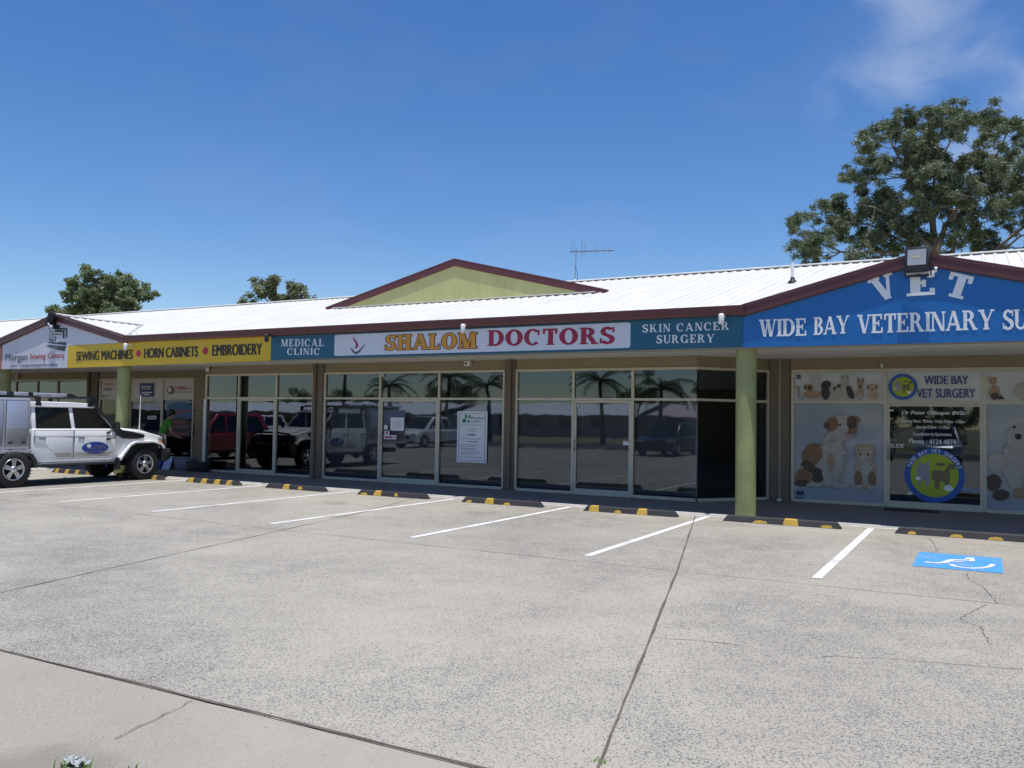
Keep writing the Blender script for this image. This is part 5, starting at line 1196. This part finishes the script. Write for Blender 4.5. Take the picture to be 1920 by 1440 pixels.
# ---- other parked cars (they show in the shop glass); front along +Y in their own frame
def parked_car(name, loc, rz, paint, label, ute=False, L_=4.5, H_=1.66, W_=1.82):
    t = empty(name, loc, label, 'car' if not ute else 'utility truck', 'parked cars', rz=rz)
    a = W_/2; f = L_/2; r = .35; yf, yr = f-.9, -f+.85; zb = H_*.58
    def arch(y0): return [(y0+.43*math.cos(R(q)), .34+.43*math.sin(R(q))) for q in range(0, 181, 20)]
    prof = [(f-.06,.30),(f,.45),(f-.02,.66),(f-.14,.80),(f-.55,zb-.07),(f-1.2,zb),(-f+.12,zb),(-f,zb-.2),(-f+.02,.40),(-f+.12,.28)]
    prof += [p for p in reversed(arch(yr))][0:] + [p for p in reversed(arch(yf))]
    m = MB(); m.prism(prof, 'x', -a, a); m.build('body', paint, t, bevel=.06, seg=3, clean=True, angle=35)
    y0_, y1_, y2_, y3_ = (-f+.06, -f+.42, f-1.95, f-1.15) if not ute else (-.75, -.65, f-1.95, f-1.15)
    P_ = [(-a*.93,y0_,zb-.02),(a*.93,y0_,zb-.02),(a*.93,y3_,zb-.02),(-a*.93,y3_,zb-.02),(-a*.74,y1_,H_),(a*.74,y1_,H_),(a*.74,y2_,H_),(-a*.74,y2_,H_)]
    m = MB(); m.add(P_, [(3,2,1,0),(4,5,6,7),(0,1,5,4),(1,2,6,5),(2,3,7,6),(3,0,4,7)]); m.build('cabin', paint, t, bevel=.07, seg=3, clean=True)
    def on(s_, y, z): k = (z-zb+.02)/(H_-zb+.02); return (s_*(a*.93-a*.19*k+.006), y, z)
    for s_ in (1, -1):
        yb = y0_+.30 if not ute else y0_+.1
        for q in ([(yb,zb+.03),(-.05,zb+.03),(-.08,H_-.10),(yb+.32 if not ute else yb+.1,H_-.10)], [(.04,zb+.03),(y3_-.18,zb+.03),(y2_-.02,H_-.10),(.02,H_-.10)]):
            m = MB(); pts = [on(s_, *p) for p in q]; m.add(pts, [(0,1,2,3) if s_ > 0 else (3,2,1,0)]); m.build('side_window', M_CARG, t)
        m = MB(); m.box(*sorted((s_*(a-.02),s_*(a+.006))), .015, .03, .42, zb-.02); m.box(*sorted((s_*(a-.02),s_*(a+.006))), -1.02, -1.005, .6, zb-.02); m.build('door_gap', M_TRIM, t)
        m = MB(); m.box(*sorted((s_*a*.95,s_*(a+.17))), y3_-.42, y3_-.32, zb, zb+.14); m.build('mirror', paint, t, bevel=.03)
        m = MB(); m.box(*sorted((s_*a*.55,s_*a*.96)), f-.16, f-.03, .66, .78); m.build('headlight', M_LAMP, t, bevel=.03)
        m = MB(); m.box(*sorted((s_*a*.70,s_*a*.985)), -f-.01, -f+.12, .72, zb-.12); m.build('tail_light', M_REDL, t, bevel=.03)
        for y in (yf, yr): wheel(t, s_*(a-.11), y, r, r, .21, s_)
    for q in ([(-a*.78,y3_+.02,zb+.03),(a*.78,y3_+.02,zb+.03),(a*.66,y2_+.03,H_-.05),(-a*.66,y2_+.03,H_-.05)], [(a*.72,y0_-.015,zb+.06),(-a*.72,y0_-.015,zb+.06),(-a*.62,y1_-.03,H_-.08),(a*.62,y1_-.03,H_-.08)]):
        m = MB(); d = .035; m.add([(p[0],p[1]+(d if p[1] > 0 else -d)*.6,p[2]+d*.5) for p in q], [(0,1,2,3)]); m.build('windscreen', M_CARG, t)
    m = MB(); m.box(-a*.52,a*.52,f-.06,f+.005,.50,.72); m.box(-a*.85,a*.85,f-.08,f+.002,.30,.40); m.build('grille', M_TRIM, t, bevel=.015)
    m = MB(); m.box(-a*.92,a*.92,-f+.1,f-.1,.24,.40); m.build('underbody', M_UNDER, t)
    return t
M_CRED = mat('red_car_paint', (.30,.012,.016), .2, coat=.7); M_CSIL = mat('silver_car_paint', (.40,.41,.43), .25, metal=.5, coat=.5); M_CDK = mat('dark_blue_car_paint', (.02,.025,.04), .2, coat=.6)
parked_car('parked_car', (-24.45,11.6,0), R(0), M_CRED, 'dark red hatchback parked beyond the white utility truck')
parked_car('parked_car', (-27.2,11.5,0), 0, M_CDK, 'dark blue car parked left of the red hatchback'); parked_car('parked_car', (-30.0,11.3,0), 0, mat('charcoal_car_paint', (.05,.05,.055), .25, coat=.6), 'charcoal car two bays left of the red hatchback')
PC = [(-41,-6.8,-4,M_CARW,'white sports utility car behind the camera, farthest left of its row',False), (-27.5,-7.0,4,M_CARW,'white utility with open tray in the rear row',True), (-13.4,-6.9,0,M_CDK,'dark blue car in the row behind the camera',False), (-4.6,-6.6,3,M_CARW,'white car opposite the vet door in the rear row',False), (-1.7,-6.9,-2,M_CSIL,'silver car at the right end of the rear row',False)]
for x, y, rz, pt, lb, ut in PC: parked_car('parked_car', (x,y,-.03), R(rz), pt, lb, ut, L_=5.1 if ut else 4.6, H_=1.75 if ut else 1.68)

# ================================================================== PERSON
def skin(name, chains, mats, par, sub_=1):
    """chains: lists of (point, radius); each chain starts at a point already used or stands alone"""
    vs_ = []; rs = []; es = []
    def idx(p):
        for i, q in enumerate(vs_):
            if (Vector(q)-Vector(p)).length < 1e-4: return i
        return -1
    for ch in chains:
        last = None
        for p, r in ch:
            i = idx(p)
            if i < 0: vs_.append(tuple(p)); rs.append(r); i = len(vs_)-1
            if last is not None: es.append((last, i))
            last = i
    me = bpy.data.meshes.new(name); me.from_pydata(vs_, es, []); ob = bpy.data.objects.new(name, me); COL.objects.link(ob)
    ob.modifiers.new('skin', 'SKIN'); lay = me.skin_vertices[0].data if me.skin_vertices else None
    if lay is None: me.skin_vertices.new(); lay = me.skin_vertices[0].data
    for i, r in enumerate(rs): lay[i].radius = r if isinstance(r, tuple) else (r, r)
    lay[0].use_root = True
    s_ = ob.modifiers.new('sub', 'SUBSURF'); s_.levels = s_.render_levels = sub_
    dg = bpy.context.evaluated_depsgraph_get(); dg.update()
    nm = bpy.data.meshes.new_from_object(ob.evaluated_get(dg)); bpy.data.objects.remove(ob)
    for p in nm.polygons: p.use_smooth = True
    nm.materials.clear(); nm.materials.append(mats)
    o = bpy.data.objects.new(name, nm); COL.objects.link(o); o.parent = par
    return o
pc = PX(303,783,16.75)
pr = empty('person', (pc.x,16.75,.036), 'person in a bright green shirt and dark trousers stooping outside the sewing shop door', 'person', rz=R(-25))
M_SKIN = mat('skin', (.42,.24,.17), .55); M_SHIRT = mat('bright_green_shirt', (.06,.25,.03), .8, noise=.12, nscale=14); M_TROU = mat('dark_trousers', (.02,.022,.03), .85); M_HAIR = mat('dark_hair', (.018,.014,.011), .6, bump=.5, bscale=50); M_SHOE = mat('black_shoe', (.015,.015,.016), .5)
# faces +y in its own frame, leaning forward
pel = (0,0,.90); hip = {s_: (s_*.10,0,.86) for s_ in (1,-1)}; ch_ = (0,.10,1.16); sh = (0,.19,1.36); nk = (0,.235,1.43); hd0 = (0,.28,1.52); hd1 = (0,.31,1.63)
chains = [[(pel,.12),(ch_,.11),(sh,.085),(nk,.055),(hd0,.078),(hd1,.080)]]
for s_ in (1,-1):
    chains.append([(pel,.12),(hip[s_],.09),((s_*.11,.05,.46),.058),((s_*.11,-.01,.09),.042),((s_*.12,.14,.04),.036)])
    el = (s_*.25,.20,1.08); wr = (s_*.21,.40,.93); pm = (s_*.20,.47,.89)
    chains.append([(sh,.085),((s_*.18,.18,1.33),.062),(el,.042),(wr,.028),(pm,.034)])
    for k in range(4):
        b = (s_*.20+(k-1.5)*.020,.515,.875); chains.append([(pm,.034),(b,.009),((b[0],b[1]+.035,b[2]-.012),.0085),((b[0],b[1]+.05-.005*abs(k-1.5),b[2]-.035),.0075)])
    th = (s_*.165,.47,.875); chains.append([(pm,.034),(th,.010),((s_*.15,.505,.86),.0085)])
skin('body', chains, M_SKIN, pr, 2)
sch = [[((0,0,.87),(.165,.125)),(ch_,(.165,.125)),((0,.17,1.32),(.13,.10)),((0,.205,1.385),.07)]]
for s_ in (1,-1): sch.append([((0,.17,1.32),(.13,.10)),((s_*.18,.18,1.335),.078),((s_*.235,.195,1.16),.065)])
skin('shirt', sch, M_SHIRT, pr, 2)
tch = [[((0,-.01,.93),.14),((0,-.01,.86),.135)]]
for s_ in (1,-1): tch.append([((0,-.01,.86),.135),((s_*.105,0,.80),.102),((s_*.112,.05,.46),.076),((s_*.11,-.01,.10),.064)])
skin('trousers', tch, M_TROU, pr, 2)
m = MB(); m.ball((0,.275,1.605), .098, .102, .105, 16); m.ball((0,.22,1.56), .085, .06, .09, 12); m.build('hair', M_HAIR, pr)
m = MB()
for s_ in (1,-1): m.ball((s_*.033,.385,1.585), .012, .008, .010, 8)
m.build('eye', M_BLK, pr); m = MB(); m.add([(0,.385,1.585),(-.014,.385,1.545),(.014,.385,1.545),(0,.41,1.55)], [(0,1,3),(0,3,2),(1,2,3)]); m.build('nose', M_SKIN, pr)
m = MB()
for s_ in (1,-1): m.ball((s_*.12,.06,.035), .047, .14, .042, 12)
m.build('shoe', M_SHOE, pr)

# ================================================================== TREES
L_EUC = leafmat('gum_leaves', (.062,.086,.045), (.14,.178,.092), (.26,.30,.18), .38)
L_DEN = leafmat('dense_leaves', (.08,.115,.058), (.18,.23,.115), (.33,.38,.20), .42)
L_BG = leafmat('far_leaves', (.08,.105,.06), (.18,.21,.115), (.32,.35,.20), .42)
L_PALM = leafmat('palm_leaves', (.02,.045,.014), (.045,.085,.025), (.09,.14,.045), .2)
M_BARK = mat('pale_gum_bark', (.22,.18,.145), .85, noise=.35, nscale=3, bump=.5, bscale=12, stretch=(1,1,.3)); M_BARKD = mat('dark_bark', (.10,.08,.06), .9, noise=.3, nscale=4, bump=.5, bscale=15)
def leaves(mb, c, r, n, ln, wd, rnd, droop=.5, flat=.8):
    for _ in range(n):
        while True:
            q = Vector((rnd.uniform(-1,1), rnd.uniform(-1,1), rnd.uniform(-1,1)))
            if q.length < 1: break
        q = q*(0.55+.45*rnd.random()); q.z *= flat
        p = c+q*r
        d = Vector((rnd.gauss(0,1), rnd.gauss(0,1), rnd.gauss(0,.6)-droop)).normalized()
        s_ = d.cross(Vector((rnd.gauss(0,1), rnd.gauss(0,1), rnd.gauss(0,1)))).normalized()
        l = ln*rnd.uniform(.6,1.3); w = wd*rnd.uniform(.7,1.3)
        mid = p+d*l*.5+Vector((0,0,.06*l))
        mb.add([p, mid+s_*w*.5, p+d*l, mid-s_*w*.5], [(0,1,2,3)])
def bez(a, b, bend, n=6):
    a, b = Vector(a), Vector(b); return [a.lerp(b, i/n)+Vector(bend)*math.sin(math.pi*i/n) for i in range(n+1)]
# --- big gum tree behind the vet surgery
rg = random.Random(11)
YT = 40.0
def ZT6(x, y, dy=0.): return PX(1420+x/3.84, 160+y/3.84, YT+dy)
gt = empty('gum_tree', ZT6(1290,1400).to_2d().to_3d(), 'tall spreading gum tree behind the blue vet gable', 'tree', world=True)
clumps = [(1040,250,80),(920,300,80),(830,370,80),(780,450,65),(760,540,75),(640,640,60),(700,690,55),(850,600,90),(940,560,70),(1150,330,95),(1100,450,110),(1230,250,75),(1300,205,75),(1400,190,75),(1250,400,95),(1350,280,100),(1450,270,85),(1530,250,65),(1620,260,75),(1700,280,85),(1800,300,75),(1900,330,85),(1860,460,55),(1640,370,50),(1240,560,95),(1200,660,95),(1080,650,75),(1350,640,95),(1500,580,100),(1620,520,95),(1700,600,95),(1600,680,115),(1450,720,105),(1300,780,80),(1700,760,105),(1820,700,105),(1900,780,95),(1780,860,95),(1650,880,85),(1550,800,85),(900,780,95),(760,830,95),(1000,850,105),(850,930,115),(700,950,90),(560,830,70),(480,850,52),(600,920,70),(500,1000,90),(400,1020,80),(290,960,52),(255,1040,50),(330,1130,80),(450,1120,80),(330,1220,62),(420,1230,62),(600,1040,70),(750,1050,95),(900,1040,95),(1050,980,105),(1150,930,80),(1100,1080,85),(1200,1050,75),(980,1120,70),(750,1180,50),(850,1200,50),(950,1200,50),(700,1240,50),(1450,1000,50),(1430,1100,70),(1550,1060,80),(1680,1130,85),(1600,1180,70),(1800,1000,50),(1300,1150,60),(1900,1180,40),
          (1180,760,80),(1290,640,75),(1320,900,70),(1420,560,75),(1240,850,70),(1500,930,70),(1100,560,70),(1180,480,70),(2000,380,90),(2100,480,110),(2050,620,110),(2200,700,120),(2100,850,120),(2000,960,90),(2250,950,120),(2350,800,100),(2150,1100,100)]
limbs = [[(1290,1500,30),(1285,1200,24),(1262,1000,20),(1235,900,15),(1180,760,12),(1090,650,10),(1020,520,8),(945,380,5)],
         [(1262,1000,20),(1275,860,13),(1270,700,10),(1330,520,7),(1390,400,4)], [(1285,1200,24),(1360,1000,15),(1430,900,13),(1560,760,10),(1660,600,8),(1750,450,5),(1800,330,3)],
         [(1285,1200,24),(1120,1060,13),(990,960,9),(850,880,6),(700,850,4)], [(1290,1350,26),(1060,1200,12),(900,1200,9),(600,1200,7),(450,1130,5),(330,1060,3)], [(1290,1300,26),(1020,1110,10),(800,1000,7),(560,980,4)],
         [(1380,1500,20),(1400,1250,16),(1440,1000,10),(1480,850,7)], [(1430,900,13),(1410,980,8),(1395,1020,6)], [(1380,1450,20),(1700,1200,13),(1850,1070,10),(2000,960,8),(2150,800,6),(2200,640,4)], [(1700,1200,13),(1780,1180,8),(1900,1080,6)]]
nodes = []; m = MB()
for L_ in limbs:
    pts = []; rr = []
    for i, (x, y, w) in enumerate(L_):
        key = (x, y); dy = {(1290,1500):0,(1285,1200):0,(1262,1000):.3,(1430,900):-.6,(1290,1350):0,(1290,1300):0,(1380,1500):.6,(1380,1450):.6,(1700,1200):.4}.get(key, rg.uniform(-2.2, 2.2)*min(1, i/3))
        pts.append(ZT6(x, y, dy)); rr.append(w*.0062)
    if L_[0][1] >= 1450: pts[0] = Vector((pts[0].x, pts[0].y, -.1)); rr[0] *= 1.5
    m.tube(pts, rr, 8)
    nodes += [(p, r) for p, r in zip(pts[1:], rr[1:])]
    nodes += [(pts[i].lerp(pts[i+1], .5), (rr[i]+rr[i+1])/2) for i in range(1, len(pts)-1)]
CR = MB()
for (x, y, r) in clumps:
    c = ZT6(x, y, rg.uniform(-2.4, 2.4)); rad = r/3.84/F_PX*43.5
    nd = min(nodes, key=lambda q: (q[0]-c).length+(1.5 if q[0].z > c.z else 0))
    m.tube(bez(nd[0], c, (0,0,-.2), 5), [min(nd[1]*.6,.045)*(1-i/7) for i in range(6)], 5, caps=False)
    for k in range(9):                                          # small sprays inside a clump give the ragged outline
        q = c+Vector((rg.gauss(0,.60), rg.gauss(0,.60), rg.gauss(0,.50)))*rad
        leaves(CR, q, rad*.46, int(215*(rad/.7)**2), .20, .045, rg, .55)
        m.tube([c, q], [.012,.006], 4, caps=False)
m.build('trunk', M_BARK, gt); CR.build('crown', L_EUC, gt)
# --- trees behind the left end
def crown_tree(name, label, yd, conv, clumps, trunk_px, ln, wd, mats, dens, seed, group=None):
    rn = random.Random(seed)
    b = PX(*conv(*trunk_px), yd); t = empty(name, (b.x, yd, 0), label, 'tree', group, world=True); m = MB(); C_ = MB()
    top = PX(*conv(*clumps[0][:2]), yd)
    tr = bez((b.x,yd,-.1), (top.x,yd,top.z), (.3,0,0), 6); m.tube(tr, [.28*(1-i/8) for i in range(7)], 8)
    for (x, y, r) in clumps:
        c = PX(*conv(x, y), yd)+Vector((0, rn.uniform(-1.6,1.6), 0)); rad = r*conv.k/F_PX*(yd*1.5)
        nd = min(tr, key=lambda q: (q-c).length+(2 if q.z > c.z-.2 else 0)); m.tube(bez(nd, c, (0,0,-.15), 4), [.07,.055,.04,.03,.015], 5, caps=False)
        for k in range(4):
            q = c+Vector((rn.gauss(0,.5), rn.gauss(0,.5), rn.gauss(0,.45)))*rad; leaves(C_, q, rad*.66, int(dens*1.7*(rad/.7)**2), ln, wd, rn, .25)
    m.build('trunk', M_BARKD, t); C_.build('crown', mats, t)
def cv1(x, y): return (x/3.13, 480+y/3.13)
cv1.k = 1/3.13
def cv2(x, y): return (360+x/3.13, 480+y/3.13)
cv2.k = 1/3.13
_rd = random.Random(5); dome = []
while len(dome) < 84:
    a_ = _rd.uniform(0, math.pi); k_ = math.sqrt(_rd.random())
    x_ = 632+212*k_*math.cos(a_); y_ = 350-262*k_*math.sin(a_)*(1-.16*abs(math.cos(a_)))+_rd.uniform(-8,20)
    dome.append((x_, y_, _rd.uniform(30, 46)))
dome.insert(0, (632, 200, 50))
crown_tree('dense_tree', 'round dense green tree rising behind the white sewing gable', 40, cv1, dome, (640,420), .26, .12, L_DEN, 120, 3)
crown_tree('sparse_tree', 'small sparse tree top behind the middle of the white roof', 46, cv2, [(490,165,52),(450,180,36),(540,160,46),(560,200,46),(440,250,46),(480,240,55),(400,268,38),(560,252,46),(520,270,45)], (500,420), .26, .11, L_BG, 110, 4)
crown_tree('sparse_tree', 'smaller wispy tree top right of the sparse tree behind the roof', 47, cv2, [(640,200,32),(688,208,24),(692,190,16),(660,240,30),(735,245,10),(655,258,28)], (660,420), .24, .10, L_BG, 110, 5)

# ================================================================== ACROSS THE STREET (behind the camera, seen in the glass)
def palm(x, y, h, seed, label):
    rn = random.Random(seed); t = empty('palm_tree', (x,y,-.05), label, 'palm tree', 'palm trees across the street')
    m = MB(); lean = rn.uniform(-.5,.5); m.tube([(0,0,-.1),(lean*.3,0,h*.4),(lean,0,h*.8),(lean*1.1,0,h)], [.22,.16,.13,.12], 10); m.build('trunk', M_BARKD, t)
    m = MB(); top = Vector((lean*1.1,0,h))
    for k in range(17):
        az = 2*math.pi*k/17*1.618*2+rn.uniform(-.2,.2); up = rn.uniform(-.15,1.15); ln = rn.uniform(2.3,3.1); d = Vector((math.cos(az),math.sin(az),0)); sd = Vector((-d.y,d.x,0))
        pts = []; p = top.copy(); e = up
        for i in range(11): pts.append(p.copy()); p = p+(d*math.cos(e)+Vector((0,0,math.sin(e))))*ln/10; e -= .17
        m.tube(pts, [.03*(1-i/11)+.006 for i in range(11)], 4, caps=False)
        for i in range(1, 10):
            for f_ in (0, .33, .66):
                q = pts[i].lerp(pts[i+1], f_); l = .62*math.sin(math.pi*(i+f_+.6)/12)+.1
                for s_ in (1,-1):
                    e2 = q+sd*s_*l*.8+d*l*.35+Vector((0,0,-l*.45)); w = d*.035; m.add([q-w, q+w, e2], [(0,1,2)])
    m.build('crown', L_PALM, t)
for x, y, h, sd, lb in ((-43,-24,4.3,1,'tall palm across the street, farthest left'),(-38.5,-25,4.9,2,'tallest palm in the pair across the street'),(-33,-23,4.2,3,'palm with wide fronds across the street'),(-24,-24,4.6,4,'palm opposite the doctors door across the street'),(-19.5,-23,3.9,5,'shorter palm opposite the right glass door'),(-15,-24.5,4.4,6,'last palm before the vet side across the street')): palm(x, y, h, sd, lb)
def hall(x0, x1, y0, y1, ez, rz_, wall, roof, label):
    t = empty('low_building', ((x0+x1)/2,y0,0), label, 'building', 'low buildings across the street', world=True)
    m = MB(); m.box(x0,x1,y1,y0,-.1,ez); m.build('wall', wall, t)
    m = MB(); ym = (y0+y1)/2; m.prism([(y0+.9,ez-.1),(ym,rz_),(y1-.9,ez-.1),(y1-.9,ez-.2),(ym,rz_-.12),(y0+.9,ez-.2)], 'x', x0-.6, x1+.6); m.build('roof', roof, t, clean=True)
    n = int((x1-x0)/4)
    for i in range(n):
        xa = x0+1+(x1-x0-2)*i/n; m = MB(); m.box(xa,xa+1.6,y0-.02,y0+.03,.9,2.1); m.build('window', M_CARG, t)
M_RG = mat('pale_grey_roof', (.80,.81,.82), .6, noise=.1, nscale=.5); M_RP = mat('pinkish_roof', (.66,.54,.55), .6); M_WC = mat('cream_wall', (.40,.37,.32), .8)
hall(-118, -58, -52, -66, 2.3, 3.6, M_WC, M_RG, 'long low building with pale grey roof across the street'); hall(-50, -30, -46, -58, 2.3, 3.5, M_WC, M_RG, 'low cream building with pale roof opposite the doctors'); hall(-27, -14, -44, -56, 2.3, 3.4, M_WC, M_RP, 'low building with a pinkish roof opposite the vet')
def bushy(x, y, h, w, seed, label, trunk=.18):
    rn = random.Random(seed); t = empty('street_tree', (x,y,-.05), label, 'tree', 'street trees opposite'); m = MB(); m.tube(bez((0,0,-.1),(0,0,h*.7),(.2,.1,0),5), [trunk*(1-i/8) for i in range(6)], 8)
    C_ = MB()
    for k in range(26):
        c = Vector((rn.gauss(0,w*.33), rn.gauss(0,w*.33), h*.62+rn.gauss(0,h*.17))); m.tube([(0,0,h*.45), c], [.05,.02], 4, caps=False); leaves(C_, c, h*.15, 210, .32, .15, rn, .2)
    m.build('trunk', M_BARKD, t); C_.build('crown', L_BG, t)
for k, (x, y, h, w, lb) in enumerate(((-62,-30,6.5,6,'broad tree at the far left across the street'),(-52,-33,7.5,6,'tall dark tree left of the palms'),(-29,-31,7,6,'dark tree between the palms'),(-21,-35,8,7,'large dark tree behind the shorter palm'),(-10,-33,8,8,'wide dark tree opposite the vet windows'),(-3,-34,7,7,'round tree opposite the vet door'),(5,-32,8,8,'tree at the right end across the street'),(-74,-36,7,7,'tree beside the long low building'))): bushy(*((x*1.25, y-33, h*.9, w*1.1) if x < -12 else (x, y, h*.66, w)), 20+k, lb)
t = empty('power_pole', (-47,-22.5,0), 'timber power pole with crossarm across the street', 'pole'); m = MB(); m.tube([(0,0,-.1),(0,0,9)], [.15,.11], 10); m.build('pole_shaft', M_BARKD, t); m = MB(); m.box(-1.1,1.1,-.05,.05,8.3,8.42); m.build('crossarm', M_BARKD, t)
for x in (-.95,-.5,.5,.95): m = MB(); m.lathe([(.04,0),(.05,.06),(.03,.12)], (x,0,8.42), n=10); m.build('insulator', M_WHITE, t)

# ================================================================== NEAR CORNER: weeds and a scrap of plastic
def tuft(x, y, n, h, seed, label):
    rn = random.Random(seed); t = None; m = MB()
    for _ in range(n):
        az = rn.uniform(0,6.28); b = Vector((rn.gauss(0,.02),rn.gauss(0,.02),0)); d = Vector((math.cos(az),math.sin(az),0)); l = h*rn.uniform(.5,1.1); w = Vector((-d.y,d.x,0))*.004; ln = rn.uniform(.15,.7)
        p1 = b+d*l*.25*ln+Vector((0,0,l*.55)); p2 = b+d*l*.8*ln+Vector((0,0,l*.9)); m.add([b-w,b+w,p1+w*.8,p1-w*.8,p2], [(0,1,2,3),(3,2,4)])
    o = m.build('grass_tuft', mat('weed_green', (.16,.26,.05), .6, noise=.2, nscale=20)); o.location = (x,y,0); return tag(o, label, 'grass tuft', 'weeds in the slab edge')
a = GX(118,1444); tuft(a.x, a.y, 12, .065, 1, 'weed tuft left of the clear plastic scrap'); b = GX(158,1446); tuft(b.x, b.y, 12, .06, 2, 'weed tuft behind the clear plastic scrap'); c = GX(262,1448); tuft(c.x, c.y, 5, .05, 3, 'thin weed right of the clear plastic scrap'); d = GX(232,1452); tuft(d.x, d.y, 5, .06, 5, 'lowest thin weed at the bottom edge near the plastic scrap')
e = GX(1126,1428); tuft(e.x, e.y, 14, .02, 4, 'moss and weed growing in the slab joint at the bottom edge'); 
rn = random.Random(9); m = MB(); g0 = GX(140,1432); n = 14
vs_ = [(g0.x+.15*(i/n-.5)+rn.gauss(0,.006), g0.y+.08*(j/n-.5)+rn.gauss(0,.006), .006+.022*max(0,math.sin(i*.9+j*.5))*rn.random()+.012*rn.random()) for i in range(n+1) for j in range(n+1)]
m.add(vs_, [(i*(n+1)+j, (i+1)*(n+1)+j, (i+1)*(n+1)+j+1, i*(n+1)+j+1) for i in range(n) for j in range(n) if (i-n/2)**2+(j-n/2)**2 < (n/2)**2*rn.uniform(.6,1.1)], 0, True)
o = m.build('plastic_scrap', mat('cloudy_plastic_film', (.38,.41,.41), .3)); tag(o, 'crumpled clear plastic scrap on the slab in the near left corner', 'litter')
